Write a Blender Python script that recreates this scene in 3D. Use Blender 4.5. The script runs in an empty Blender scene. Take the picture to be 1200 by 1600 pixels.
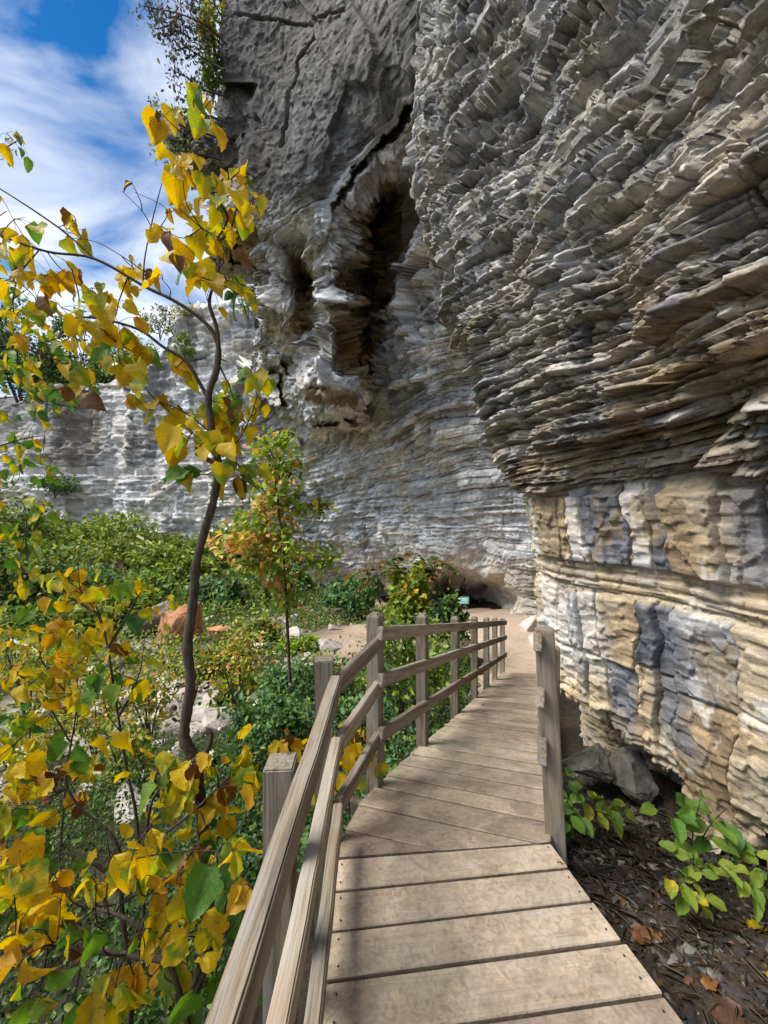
import bpy, bmesh, math, random
import numpy as np
from mathutils import Vector, Matrix, Euler

R = math.radians
rng = np.random.default_rng(7)
random.seed(7)
scene = bpy.context.scene
col = scene.collection

# ------------------------------------------------------------------ camera
CAM_H = 1.6
F = 600.0            # focal length in photograph pixels (1200 x 1600)
cd = bpy.data.cameras.new('camera')
cd.sensor_fit = 'VERTICAL'
cd.sensor_height = 24.0
cd.lens = 24.0 * F / 1600.0
cd.clip_start = 0.02
cd.clip_end = 3000
cam = bpy.data.objects.new('camera', cd)
cam.location = (0, 0, CAM_H)
cam.rotation_euler = (R(90), 0, 0)
col.objects.link(cam)
scene.camera = cam

# ------------------------------------------------------------------ world and sun
SUN_AZ = R(-100)      # measured from +Y towards +X: out over the valley to the left
SUN_EL = R(53)
sun_dir = Vector((math.sin(SUN_AZ) * math.cos(SUN_EL), math.cos(SUN_AZ) * math.cos(SUN_EL), math.sin(SUN_EL)))
world = bpy.data.worlds.new('World')
scene.world = world
world.use_nodes = True
wn = world.node_tree.nodes
wl = world.node_tree.links
wn.clear()
w_out = wn.new('ShaderNodeOutputWorld')
w_bg = wn.new('ShaderNodeBackground')
w_bg.inputs['Strength'].default_value = 0.15
w_sky = wn.new('ShaderNodeTexSky')
w_sky.sky_type = 'NISHITA'
w_sky.sun_disc = False
w_sky.sun_elevation = SUN_EL
w_sky.sun_rotation = SUN_AZ
w_sky.air_density = 1.0
w_sky.dust_density = 0.1
w_sky.ozone_density = 4.0
w_tc = wn.new('ShaderNodeTexCoord')
w_sep = wn.new('ShaderNodeSeparateXYZ')
wl.new(w_tc.outputs['Generated'], w_sep.inputs[0])
def wmath(op, a, b=None):
    n = wn.new('ShaderNodeMath'); n.operation = op
    for i, v in enumerate((a, b)):
        if v is None: continue
        if isinstance(v, (int, float)): n.inputs[i].default_value = v
        else: wl.new(v, n.inputs[i])
    return n.outputs[0]
zz = wmath('ADD', wmath('MAXIMUM', w_sep.outputs[2], 0.0), 0.22)
w_cmb = wn.new('ShaderNodeCombineXYZ')
wl.new(wmath('DIVIDE', w_sep.outputs[0], zz), w_cmb.inputs[0])
wl.new(wmath('DIVIDE', w_sep.outputs[1], zz), w_cmb.inputs[1])
w_map = wn.new('ShaderNodeMapping')
w_map.inputs['Rotation'].default_value = (0, 0, R(35))
w_map.inputs['Scale'].default_value = (1.0, 1.4, 1.0)
w_map.inputs['Location'].default_value = (1.3, 0.4, 0)
wl.new(w_cmb.outputs[0], w_map.inputs['Vector'])
w_no = wn.new('ShaderNodeTexNoise')
w_no.inputs['Scale'].default_value = 2.1
w_no.inputs['Detail'].default_value = 7
w_no.inputs['Roughness'].default_value = 0.52
w_no.inputs['Distortion'].default_value = 0.5
wl.new(w_map.outputs[0], w_no.inputs['Vector'])
w_rmp = wn.new('ShaderNodeValToRGB')
w_rmp.color_ramp.elements[0].position = 0.37
w_rmp.color_ramp.elements[0].color = (0, 0, 0, 1)
w_rmp.color_ramp.elements[1].position = 0.62
w_rmp.color_ramp.elements[1].color = (1, 1, 1, 1)
wl.new(w_no.outputs[0], w_rmp.inputs[0])
w_mix = wn.new('ShaderNodeMix'); w_mix.data_type = 'RGBA'
wl.new(w_rmp.outputs[0], w_mix.inputs[0])
w_hs = wn.new('ShaderNodeHueSaturation'); w_hs.inputs['Saturation'].default_value = 1.35; w_hs.inputs['Value'].default_value = 0.56
wl.new(w_sky.outputs[0], w_hs.inputs['Color']); wl.new(w_hs.outputs[0], w_mix.inputs[6])
w_mix.inputs[7].default_value = (4.5, 4.7, 5.05, 1)
wl.new(w_mix.outputs[2], w_bg.inputs['Color'])
wl.new(w_bg.outputs[0], w_out.inputs[0])

sd = bpy.data.lights.new('sun', 'SUN')
sd.energy = 3.4
sd.angle = R(30)
sd.color = (1.0, 0.97, 0.92)
sun = bpy.data.objects.new('sun', sd)
sun.rotation_euler = (-sun_dir).to_track_quat('-Z', 'Y').to_euler()
sun.location = (-20, -20, 40)
col.objects.link(sun)

vs = scene.view_settings
vs.view_transform = 'Standard'
vs.look = 'None'
vs.gamma = 1
vs.use_curve_mapping = False
vs.exposure = 0.8

cy = scene.cycles
cy.max_bounces = 6; cy.diffuse_bounces = 3; cy.glossy_bounces = 2; cy.transmission_bounces = 3; cy.transparent_max_bounces = 4
cy.use_adaptive_sampling = True; cy.adaptive_threshold = 0.02
cy.caustics_reflective = False; cy.caustics_refractive = False

# ------------------------------------------------------------------ small helpers
def P(x, y, d):
    """a point seen at photograph pixel (x, y), d metres in front of the viewer"""
    return Vector(((x - 600.0) / F * d, d, CAM_H + (800.0 - y) / F * d))

def hash3(ix, iy, iz, seed):
    u = np.uint32
    h = np.asarray(ix).astype(u) * u(374761393) + np.asarray(iy).astype(u) * u(668265263) + np.asarray(iz).astype(u) * u(2147483647) + u((seed * 1274126177) & 0xFFFFFFFF)
    h = (h ^ (h >> u(13))) * u(1274126177)
    h = (h ^ (h >> u(16))) * u(2246822519)
    h = h ^ (h >> u(15))
    return (h & u(0xFFFFFF)).astype(np.float64) / float(0xFFFFFF)

def vnoise(x, y, z, seed=0):
    x = np.asarray(x, float); y = np.asarray(y, float) + 0 * x; z = np.asarray(z, float) + 0 * x
    ix, iy, iz = np.floor(x), np.floor(y), np.floor(z)
    fx, fy, fz = x - ix, y - iy, z - iz
    ux = fx * fx * fx * (fx * (fx * 6 - 15) + 10)
    uy = fy * fy * fy * (fy * (fy * 6 - 15) + 10)
    uz = fz * fz * fz * (fz * (fz * 6 - 15) + 10)
    ix = ix.astype(np.int64); iy = iy.astype(np.int64); iz = iz.astype(np.int64)
    def c(a, b, cc): return hash3(ix + a, iy + b, iz + cc, seed)
    x00 = c(0,0,0) * (1-ux) + c(1,0,0) * ux
    x10 = c(0,1,0) * (1-ux) + c(1,1,0) * ux
    x01 = c(0,0,1) * (1-ux) + c(1,0,1) * ux
    x11 = c(0,1,1) * (1-ux) + c(1,1,1) * ux
    y0 = x00 * (1-uy) + x10 * uy
    y1 = x01 * (1-uy) + x11 * uy
    return (y0 * (1-uz) + y1 * uz) * 2 - 1

def fbm(x, y, z, octaves=4, seed=0, gain=0.5):
    t = 0; a = 1.0; f = 1.0; n = 0
    for o in range(octaves):
        t = t + a * vnoise(x * f, y * f, z * f, seed + o * 17)
        n += a; a *= gain; f *= 2.03
    return t / n

def hash1(i, seed=0):
    i = np.asarray(i)
    return hash3(i, i * 0 + 3, i * 0 + 5, seed)

def hash2(i, j, seed=0):
    return hash3(np.asarray(i), np.asarray(j), np.asarray(i) * 0 + 11, seed)

def sstep(a, b, x):
    t = np.clip((x - a) / (b - a), 0, 1)
    return t * t * (3 - 2 * t)

def facets(x, y, z, seed=0, tilt=1.0):
    """angular broken-rock relief: every cell is a flat, tilted plane (-1..1)"""
    gx_, gy_, gz_ = np.floor(x - .5), np.floor(y - .5), np.floor(z - .5)
    best = np.full(x.shape, 1e9); val = np.zeros(x.shape); cid = np.zeros(x.shape)
    for a in (0, 1):
        for b in (0, 1):
            for c in (0, 1):
                ix, iy, iz = (gx_ + a).astype(np.int64), (gy_ + b).astype(np.int64), (gz_ + c).astype(np.int64)
                h1 = hash3(ix, iy, iz, seed); h2 = hash3(ix, iy, iz, seed + 1); h3 = hash3(ix, iy, iz, seed + 2); h4 = hash3(ix, iy, iz, seed + 3)
                dx = x - ix - .25 - .5 * h1; dy = y - iy - .25 - .5 * h2; dz = z - iz - .25 - .5 * h3
                d = dx * dx + dy * dy + dz * dz
                m = d < best
                v = (h4 * 2 - 1) + tilt * ((h1 * 7 % 1 * 2 - 1) * dx + (h2 * 7 % 1 * 2 - 1) * dy + (h3 * 7 % 1 * 2 - 1) * dz)
                val = np.where(m, v, val); cid = np.where(m, h4, cid); best = np.where(m, d, best)
    return val, cid

class RBF:
    def __init__(self, pts, vals, smooth=0.0):
        self.p = np.asarray(pts, float); v = np.asarray(vals, float)
        n = len(self.p)
        A = np.zeros((n + 3, n + 3))
        A[:n, :n] = np.sqrt(((self.p[:, None] - self.p[None]) ** 2).sum(-1))
        A[:n, :n] += -smooth * np.eye(n)
        A[:n, n] = 1; A[:n, n+1:] = self.p
        A[n, :n] = 1; A[n+1:, :n] = self.p.T
        self.w = np.linalg.solve(A, np.concatenate([v, np.zeros(3)]))
    def __call__(self, x, y):
        x = np.asarray(x, float); y = np.asarray(y, float)
        n = len(self.p)
        t = self.w[n] + self.w[n+1] * x + self.w[n+2] * y
        for i in range(n):
            t = t + self.w[i] * np.sqrt((x - self.p[i, 0]) ** 2 + (y - self.p[i, 1]) ** 2)
        return t

def tag(o, label=None, cat=None, group=None, kind=None):
    if label: o['label'] = label
    if cat: o['category'] = cat
    if group: o['group'] = group
    if kind: o['kind'] = kind
    return o

def link(name, me, parent=None, mat=None):
    o = bpy.data.objects.new(name, me)
    col.objects.link(o)
    if parent is not None: o.parent = parent
    if mat is not None and me is not None and len(me.materials) == 0: me.materials.append(mat)
    return o

def empty(name, loc=(0, 0, 0), rz=0):
    o = bpy.data.objects.new(name, None)
    o.location = loc; o.rotation_euler = (0, 0, rz); o.empty_display_size = 0.2
    col.objects.link(o)
    return o

def np_mesh(name, verts, faces, colors=None, smooth=False):
    """faces: (n, k) integer array, all with k corners"""
    me = bpy.data.meshes.new(name)
    verts = np.asarray(verts, np.float32); faces = np.asarray(faces, np.int32)
    n, k = faces.shape
    me.vertices.add(len(verts)); me.vertices.foreach_set('co', verts.ravel())
    me.loops.add(n * k); me.loops.foreach_set('vertex_index', faces.ravel())
    me.polygons.add(n)
    me.polygons.foreach_set('loop_start', np.arange(0, n * k, k, dtype=np.int32))
    me.polygons.foreach_set('loop_total', np.full(n, k, np.int32))
    if smooth: me.polygons.foreach_set('use_smooth', np.ones(n, bool))
    if colors is not None:
        a = me.color_attributes.new('Col', 'FLOAT_COLOR', 'POINT')
        c = np.ones((len(verts), 4), np.float32); c[:, :3] = colors
        a.data.foreach_set('color', c.ravel())
    me.update(calc_edges=True)
    return me

def grid_faces(nr, nc):
    i = np.arange((nr - 1) * (nc - 1)); r = i // (nc - 1); c = i % (nc - 1)
    a = r * nc + c
    return np.stack([a, a + 1, a + nc + 1, a + nc], 1)

# ------------------------------------------------------------------ materials
class NT:
    def __init__(self, name):
        self.m = bpy.data.materials.new(name); self.m.use_nodes = True
        self.n = self.m.node_tree.nodes; self.l = self.m.node_tree.links
        self.n.clear()
        self.out = self.n.new('ShaderNodeOutputMaterial')
    def node(self, t, **kw):
        n = self.n.new(t)
        for k, v in kw.items(): setattr(n, k, v)
        return n
    def set(self, sock, v):
        if isinstance(v, bpy.types.NodeSocket): self.l.new(v, sock)
        else: sock.default_value = v
    def math(self, op, a, b=0.0, clamp=False):
        n = self.node('ShaderNodeMath', operation=op); n.use_clamp = clamp
        self.set(n.inputs[0], a); self.set(n.inputs[1], b); return n.outputs[0]
    def noise(self, vec, scale, detail=4, rough=0.55, dist=0.0):
        n = self.node('ShaderNodeTexNoise')
        if vec is not None: self.l.new(vec, n.inputs['Vector'])
        n.inputs['Scale'].default_value = scale; n.inputs['Detail'].default_value = detail
        n.inputs['Roughness'].default_value = rough; n.inputs['Distortion'].default_value = dist
        return n.outputs[0]
    def mapping(self, vec, scale=(1,1,1), rot=(0,0,0), loc=(0,0,0)):
        n = self.node('ShaderNodeMapping'); self.l.new(vec, n.inputs['Vector'])
        n.inputs['Scale'].default_value = scale; n.inputs['Rotation'].default_value = rot; n.inputs['Location'].default_value = loc
        return n.outputs[0]
    def ramp(self, fac, stops, interp='LINEAR'):
        n = self.node('ShaderNodeValToRGB'); cr = n.color_ramp; cr.interpolation = interp
        while len(cr.elements) < len(stops): cr.elements.new(0.5)
        for e, (p, c) in zip(cr.elements, stops):
            e.position = p; e.color = (*c, 1) if len(c) == 3 else c
        self.l.new(fac, n.inputs[0]); return n.outputs[0]
    def mix(self, fac, a, b, blend='MIX'):
        n = self.node('ShaderNodeMix', data_type='RGBA', blend_type=blend)
        self.set(n.inputs[0], fac)
        for i, v in ((6, a), (7, b)):
            if isinstance(v, tuple) and len(v) == 3: v = (*v, 1)
            self.set(n.inputs[i], v)
        return n.outputs[2]
    def hsv(self, c, h=0.5, s=1.0, v=1.0):
        n = self.node('ShaderNodeHueSaturation')
        self.set(n.inputs['Hue'], h); self.set(n.inputs['Saturation'], s); self.set(n.inputs['Value'], v)
        self.set(n.inputs['Color'], c); return n.outputs[0]
    def bump(self, h, strength=0.5, dist=0.02, normal=None):
        n = self.node('ShaderNodeBump'); n.inputs['Strength'].default_value = strength; n.inputs['Distance'].default_value = dist
        self.l.new(h, n.inputs['Height'])
        if normal is not None: self.l.new(normal, n.inputs['Normal'])
        return n.outputs[0]
    def bsdf(self, color, rough=0.8, normal=None, spec=0.3):
        b = self.node('ShaderNodeBsdfPrincipled')
        self.set(b.inputs['Base Color'], (*color, 1) if isinstance(color, tuple) and len(color) == 3 else color)
        self.set(b.inputs['Roughness'], rough)
        b.inputs['Specular IOR Level'].default_value = spec
        if normal is not None: self.l.new(normal, b.inputs['Normal'])
        return b.outputs[0]
    def finish(self, shader):
        self.l.new(shader, self.out.inputs['Surface']); return self.m
    def objco(self): return self.node('ShaderNodeTexCoord').outputs['Object']
    def gen(self): return self.node('ShaderNodeTexCoord').outputs['Generated']
    def pos(self): return self.node('ShaderNodeNewGeometry').outputs['Position']
    def rand(self): return self.node('ShaderNodeObjectInfo').outputs['Random']
    def attr(self, name='Col'):
        n = self.node('ShaderNodeAttribute', attribute_name=name); return n.outputs['Color']

def rock_material(name, s, bump_d, strength=0.7):
    """s: size in metres of the finest grain clusters"""
    t = NT(name); p = t.pos()
    layered = t.mapping(p, scale=(1, 1, 3.2))
    n1 = t.noise(layered, 1.0 / (s * 6), 6, 0.62, 0.3)
    n2 = t.noise(layered, 1.0 / s, 5, 0.65)
    n3 = t.noise(p, 1.0 / (s * 22), 3, 0.5)
    base = t.attr()
    c = t.mix(1.0, base, t.ramp(n1, [(0.22, (0.55, 0.55, 0.56)), (0.5, (1, 1, 1)), (0.78, (1.5, 1.47, 1.4))]), 'MULTIPLY')
    c = t.mix(1.0, c, t.ramp(n2, [(0.25, (0.68, 0.67, 0.66)), (0.5, (1, 1, 1)), (0.75, (1.28, 1.28, 1.28))]), 'MULTIPLY')
    c = t.mix(0.3, c, t.mix(1.0, c, t.ramp(n3, [(0.3, (1.25, 1.0, 0.65)), (0.7, (0.85, 0.95, 1.15))]), 'MULTIPLY'))
    n4 = t.noise(layered, 3.2 / s, 3, 0.6)
    c = t.mix(1.0, c, t.ramp(n4, [(0.32, (0.72, 0.72, 0.72)), (0.55, (1.05, 1.05, 1.05)), (0.7, (1.2, 1.2, 1.2))]), 'MULTIPLY')
    h = t.math('ADD', t.math('ADD', t.math('MULTIPLY', n1, 1.0), t.math('MULTIPLY', n2, 0.45)), t.math('MULTIPLY', n4, 0.2))
    nb = t.bump(h, strength, bump_d)
    return t.finish(t.bsdf(c, 0.86, nb, 0.25))

def leaf_material(name, stops, spots=(0.2, 0.09, 0.03), spot_amt=0.5, trans=0.45, alt=None):
    t = NT(name)
    uv = t.node('ShaderNodeUVMap').outputs[0]
    sep = t.node('ShaderNodeSeparateXYZ'); t.l.new(uv, sep.inputs[0])
    u, v = sep.outputs[0], sep.outputs[1]
    au = t.math('ABSOLUTE', t.math('SUBTRACT', u, 0.5))
    r = t.rand()
    c = t.ramp(r, stops, 'LINEAR')
    # greener towards the midrib on turning leaves, browner at the rim
    co = t.mapping(t.objco(), loc=(0, 0, 0), scale=(1, 1, 1))
    comb = t.node('ShaderNodeVectorMath', operation='ADD'); t.l.new(co, comb.inputs[0])
    cx = t.node('ShaderNodeCombineXYZ'); t.set(cx.inputs[0], t.math('MULTIPLY', r, 37.0)); t.l.new(cx.outputs[0], comb.inputs[1])
    n1 = t.noise(comb.outputs[0], 3.5, 4, 0.6, 0.4)
    n2 = t.noise(comb.outputs[0], 13.0, 3, 0.6)
    if alt is not None:
        n0 = t.noise(comb.outputs[0], 1.6, 2, 0.5)
        c = t.mix(t.ramp(n0, [(0.44, (0, 0, 0)), (0.56, (1, 1, 1))]), c, alt)
    c = t.mix(t.math('MULTIPLY', n1, 0.5), c, t.hsv(c, 0.52, 1.0, 0.66))
    vein = t.math('FRACT', t.math('SUBTRACT', t.math('MULTIPLY', v, 7.0), t.math('MULTIPLY', au, 5.0)))
    vm = t.math('LESS_THAN', vein, 0.13)
    mid = t.math('LESS_THAN', au, 0.018)
    vmx = t.math('MAXIMUM', vm, mid)
    c = t.mix(t.math('MULTIPLY', vmx, 0.5), c, t.hsv(c, 0.5, 0.8, 0.55))
    sp = t.ramp(n2, [(0.60, (0, 0, 0)), (0.70, (1, 1, 1))])
    c = t.mix(t.math('MULTIPLY', sp, spot_amt), c, spots)
    hb = t.math('ADD', t.math('MULTIPLY', vmx, -0.6), n1)
    nb = t.bump(hb, 0.5, 0.012)
    bs = t.bsdf(c, 0.55, nb, 0.35)
    tr = t.node('ShaderNodeBsdfTranslucent')
    t.set(tr.inputs['Color'], t.hsv(c, 0.5, 1.1, 1.25))
    mx = t.node('ShaderNodeMixShader'); mx.inputs[0].default_value = trans
    t.l.new(bs, mx.inputs[1]); t.l.new(tr.outputs[0], mx.inputs[2])
    return t.finish(mx.outputs[0])

def foliage_material(name, trans=0.35):
    t = NT(name)
    c = t.attr()
    n = t.noise(t.pos(), 2.0, 3)
    c = t.mix(1.0, c, t.ramp(n, [(0.3, (0.75, 0.75, 0.75)), (0.7, (1.2, 1.2, 1.2))]), 'MULTIPLY')
    bs = t.bsdf(c, 0.55, None, 0.3)
    tr = t.node('ShaderNodeBsdfTranslucent'); t.set(tr.inputs['Color'], t.hsv(c, 0.5, 1.1, 1.2))
    mx = t.node('ShaderNodeMixShader'); mx.inputs[0].default_value = trans
    t.l.new(bs, mx.inputs[1]); t.l.new(tr.outputs[0], mx.inputs[2])
    return t.finish(mx.outputs[0])

def wood_material(name, c_dark, c_light, grey=(0.36, 0.34, 0.31), axis_scale=(26, 1.3, 26), dirt=0.0, dirt_col=(0.40, 0.32, 0.23)):
    t = NT(name); o = t.objco(); r = t.rand()
    off = t.node('ShaderNodeVectorMath', operation='ADD'); t.l.new(o, off.inputs[0])
    cx = t.node('ShaderNodeCombineXYZ'); t.set(cx.inputs[0], t.math('MULTIPLY', r, 19.0)); t.set(cx.inputs[1], t.math('MULTIPLY', r, 41.0)); t.l.new(cx.outputs[0], off.inputs[1])
    g = t.mapping(off.outputs[0], scale=axis_scale)
    n1 = t.noise(g, 1.0, 6, 0.6, 0.8)
    n1b = t.noise(g, 3.6, 4, 0.6, 0.4)
    n2 = t.noise(off.outputs[0], 5.0, 4, 0.6)
    c = t.ramp(n1, [(0.25, c_dark), (0.48, c_light), (0.62, grey), (0.8, c_dark)])
    c = t.mix(t.ramp(n2, [(0.35, (0, 0, 0)), (0.7, (0.8, 0.8, 0.8))]), c, t.hsv(c, 0.5, 0.55, 1.12))
    c = t.mix(1.0, c, t.ramp(n1b, [(0.3, (0.55, 0.53, 0.5)), (0.45, (1, 1, 1)), (0.8, (1.12, 1.12, 1.12))]), 'MULTIPLY')
    c = t.hsv(c, 0.5, 1.0, t.math('ADD', t.math('MULTIPLY', r, 0.45), 0.78))
    h = t.math('ADD', n1, t.math('MULTIPLY', n1b, 0.7))
    if dirt > 0:
        d1 = t.noise(off.outputs[0], 7.0, 7, 0.66, 2.2)
        d2 = t.noise(off.outputs[0], 34.0, 4, 0.6, 1.2)
        dm = t.ramp(d1, [(0.33, (0.55, 0.55, 0.55)), (0.6, (1, 1, 1))])
        dc = t.mix(t.ramp(d2, [(0.32, (0, 0, 0)), (0.6, (1, 1, 1))]), tuple(0.55 * x for x in dirt_col), dirt_col)
        d3 = t.noise(off.outputs[0], 3.0, 4, 0.6, 1.0)
        dc = t.mix(1.0, dc, t.ramp(d3, [(0.34, (.58, .56, .53)), (0.5, (.95, .94, .92)), (0.65, (1.18, 1.18, 1.18))]), 'MULTIPLY')
        c = t.mix(t.math('MULTIPLY', dm, dirt), c, dc)
        h = t.math('ADD', t.math('MULTIPLY', h, 0.4), t.math('ADD', t.math('MULTIPLY', d1, 0.8), t.math('MULTIPLY', d2, 0.55)))
    if dirt > 0: c = t.hsv(c, t.math('ADD', 0.495, t.math('MULTIPLY', r, 0.012)), 1.0, t.math('ADD', t.math('MULTIPLY', r, 0.22), 0.88))
    nb = t.bump(h, 0.75, 0.007)
    return t.finish(t.bsdf(c, 0.82, nb, 0.25))

M = {}
M['rock_near'] = rock_material('near_limestone', 0.018, 0.008, 0.7)
M['rock_far'] = rock_material('far_limestone', 0.26, 0.07, 0.6)
M['foliage'] = foliage_material('foliage')
M['leaf_yellow'] = leaf_material('yellow_leaf', [(0.0, (0.72, 0.44, 0.012)), (0.35, (0.82, 0.54, 0.015)), (0.65, (0.76, 0.52, 0.02)), (0.85, (0.58, 0.47, 0.03)), (1.0, (0.72, 0.36, 0.015))], spot_amt=0.5)
M['leaf_green'] = leaf_material('green_leaf', [(0.0, (0.07, 0.17, 0.03)), (0.4, (0.13, 0.28, 0.035)), (0.7, (0.24, 0.36, 0.04)), (1.0, (0.06, 0.15, 0.04))], spots=(0.5, 0.4, 0.05), spot_amt=0.35)
M['leaf_lime'] = leaf_material('lime_leaf', [(0.0, (0.34, 0.42, 0.05)), (0.5, (0.24, 0.36, 0.04)), (1.0, (0.45, 0.46, 0.05))], spots=(0.3, 0.15, 0.03), spot_amt=0.5, alt=(0.70, 0.50, 0.02))
M['leaf_amber'] = leaf_material('amber_leaf', [(0.0, (0.62, 0.30, 0.012)), (0.5, (0.70, 0.40, 0.015)), (1.0, (0.50, 0.24, 0.02))], spots=(.12, .05, .02), spot_amt=0.8)
M['leaf_brown'] = leaf_material('brown_leaf', [(0.0, (0.17, 0.06, 0.02)), (0.5, (0.27, 0.115, 0.025)), (1.0, (0.11, 0.05, 0.03))], spots=(.05, .025, .015), spot_amt=0.6, trans=0.15)
M['post'] = wood_material('weathered_post_wood', (0.055, 0.038, 0.024), (0.23, 0.18, 0.115), (0.21, 0.19, 0.15), (24, 24, 1.1))
M['rail'] = wood_material('weathered_rail_wood', (0.06, 0.042, 0.027), (0.29, 0.22, 0.145), (0.31, 0.27, 0.22), (24, 1.0, 24))
M['plank'] = wood_material('dusty_deck_wood', (0.14, 0.10, 0.07), (0.36, 0.29, 0.21), (0.34, 0.30, 0.25), (1.2, 30, 30), dirt=0.88, dirt_col=(0.46, 0.355, 0.255))

def bark_material(name, a, b):
    t = NT(name); p = t.objco()
    n = t.noise(t.mapping(p, scale=(60, 60, 9)), 1.0, 5, 0.65)
    c = t.ramp(n, [(0.3, a), (0.7, b)])
    return t.finish(t.bsdf(c, 0.85, t.bump(n, 0.8, 0.008), 0.25))
M['bark'] = bark_material('dark_bark', (0.035, 0.026, 0.02), (0.13, 0.10, 0.075))
M['twig'] = bark_material('twig_bark', (0.03, 0.022, 0.016), (0.09, 0.065, 0.045))
M['bark_pale'] = bark_material('dead_wood', (0.30, 0.25, 0.19), (0.55, 0.48, 0.38))

def stone_material(name, a, b, c2):
    t = NT(name); p = t.pos(); r = t.rand()
    n = t.noise(p, 5.0, 6, 0.65); n2 = t.noise(p, 28.0, 4, 0.6)
    c = t.ramp(n, [(0.3, a), (0.5, b), (0.72, c2)])
    c = t.mix(1.0, c, t.ramp(n2, [(0.3, (0.72, 0.72, 0.72)), (0.7, (1.18, 1.18, 1.18))]), 'MULTIPLY')
    c = t.hsv(c, 0.5, 1.0, t.math('ADD', t.math('MULTIPLY', r, 0.45), 0.75))
    return t.finish(t.bsdf(c, 0.88, t.bump(t.math('ADD', n, t.math('MULTIPLY', n2, 0.4)), 0.7, 0.03), 0.25))
M['stone_pale'] = stone_material('pale_stone', (0.34, 0.29, 0.25), (0.50, 0.44, 0.39), (0.58, 0.53, 0.48))
M['stone_grey'] = stone_material('grey_stone', (0.10, 0.088, 0.07), (0.19, 0.17, 0.14), (0.30, 0.26, 0.20))
M['stone_orange'] = stone_material('orange_stone', (0.36, 0.16, 0.08), (0.55, 0.26, 0.13), (0.58, 0.36, 0.22))

# ------------------------------------------------------------------ terrain
PATH_PX = [(800, 1075, 7.2), (812, 1052, 8.3), (800, 1000, 12.0), (752, 972, 17.5), (690, 962, 23.0), (600, 952, 31.0), (545, 941, 39.0), (513, 933, 46.0), (440, 922, 52.0)]
ter = []
def tp(x, y, d): v = P(x, y, d); ter.append((v.x, v.y, v.z))
for a in [(100,1150,9),(0,1230,7),(250,1100,11),(280,1005,17),(150,950,22),(200,880,35),(50,865,40),(330,885,48),(420,950,24),(450,1010,15),(400,925,30),(450,915,41),(-300,900,40),(-200,1150,9),(720,950,32),(745,948,40),(690,942,42),(330,1180,6.5),(480,1100,7.5),(100,1330,5),(560,1010,14)]: tp(*a)
for x, y, d in PATH_PX: tp(x, y + 1, d)
ter += [(-.3,.4,-.45),(-.35,1.3,-.5),(-.3,2.2,-.75),(-1.0,1.0,-1.0),(-1.1,2.2,-1.25),(-2.2,1.0,-1.9),(-2.2,3.0,-2.3),(-4,2,-3.0),(-.8,4.2,-2.2),(.3,4.2,-1.6),(1.3,6.2,-2.3),(0,6.5,-2.9),
        (.3,1.0,-.35),(.5,2.3,-.42),(1.15,3.1,-.62),(1.0,1.2,-.16),(1.0,1.9,-.24),(1.2,1.5,-.17),(1.5,2.4,-.50),(2.3,1.6,-.30),(2.3,2.6,-.6),(1.4,3.0,-.62),(1.9,3.3,-.62),(2.3,4.2,-1.0),(3.6,7.6,-1.95),(1,-2,-.1),(-.3,-2,-.5),(2.3,-2,-.1),(4,0,-.2),
        (2.6,5.6,-1.42),(5.2,12,-2.6),(7,20,-3.8),(-2,60,-8.5),(-4,54,-8.9),(-30,64,-2),(-60,70,2),(-14,58,-5),(-60,30,-3),(-50,5,-9),(-150,0,-35),(-150,120,-35),(-20,-20,-7),(-100,-100,-30),(30,30,-3),(60,60,0),(20,-20,0),(40,-60,0)]
ter = np.array(ter)
T_rbf = RBF(ter[:, :2], ter[:, 2], smooth=0.02)
PATH_W = [P(*q) for q in PATH_PX]
def path_dist(x, y):
    d = np.full(np.shape(x), 1e9)
    for a, b in zip(PATH_W[:-1], PATH_W[1:]):
        ux, uy = b.x - a.x, b.y - a.y
        t_ = np.clip(((x - a.x) * ux + (y - a.y) * uy) / (ux * ux + uy * uy), 0, 1)
        d = np.minimum(d, np.hypot(x - a.x - t_ * ux, y - a.y - t_ * uy))
    return d
def terrain(x, y, rough=True):
    x = np.asarray(x, float); y = np.asarray(y, float)
    r2 = np.sqrt(x * x + y * y)
    f = sstep(260, 150, r2)
    z = T_rbf(np.clip(x, -160, 80), np.clip(y, -110, 130))
    z = z * f + (-36) * (1 - f)
    if rough:
        amp = np.clip(r2 * 0.028, 0.03, 1.2) * (.12 + .88 * sstep(2.0, 6.0, path_dist(x, y) + 3 * (y < 7)))
        z = z + amp * fbm(x / 2.6, y / 2.6, 0 * x + 3.3, 4, 5) * 0.8
        z = z + 0.02 * fbm(x * 5, y * 5, 0 * x, 3, 9) * sstep(14, 5, r2)
    return z
def ground_z(x, y): return float(terrain(np.array([x]), np.array([y]))[0])

def axis(fine0, fine1, step, lo, hi, growth=1.06):
    a = list(np.arange(fine0, fine1, step)); s = step; v = fine1
    while v < hi: a.append(v); s *= growth; v += s
    s = step; v = fine0 - step
    b = []
    while v > lo: b.append(v); s *= growth; v -= s
    return np.array(b[::-1] + a)
gx = axis(-4.0, 3.2, 0.04, -900, 700, 1.05); gy = axis(0.6, 5.0, 0.04, -500, 1200, 1.045)
GX, GY = np.meshgrid(gx, gy)
GZ = terrain(GX.ravel(), GY.ravel())
gv = np.stack([GX.ravel(), GY.ravel(), GZ], 1)
gc = np.zeros((len(gv), 3))
nn = fbm(gv[:, 0] * 1.3, gv[:, 1] * 1.3, gv[:, 2], 4, 21)
soil = np.array([0.075, 0.058, 0.042]); soil2 = np.array([0.035, 0.029, 0.024]); pale = np.array([0.42, 0.36, 0.31]); green = np.array([0.05, 0.075, 0.025])
gc[:] = soil2 + (soil - soil2) * sstep(-.5, .5, nn)[:, None]
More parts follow.
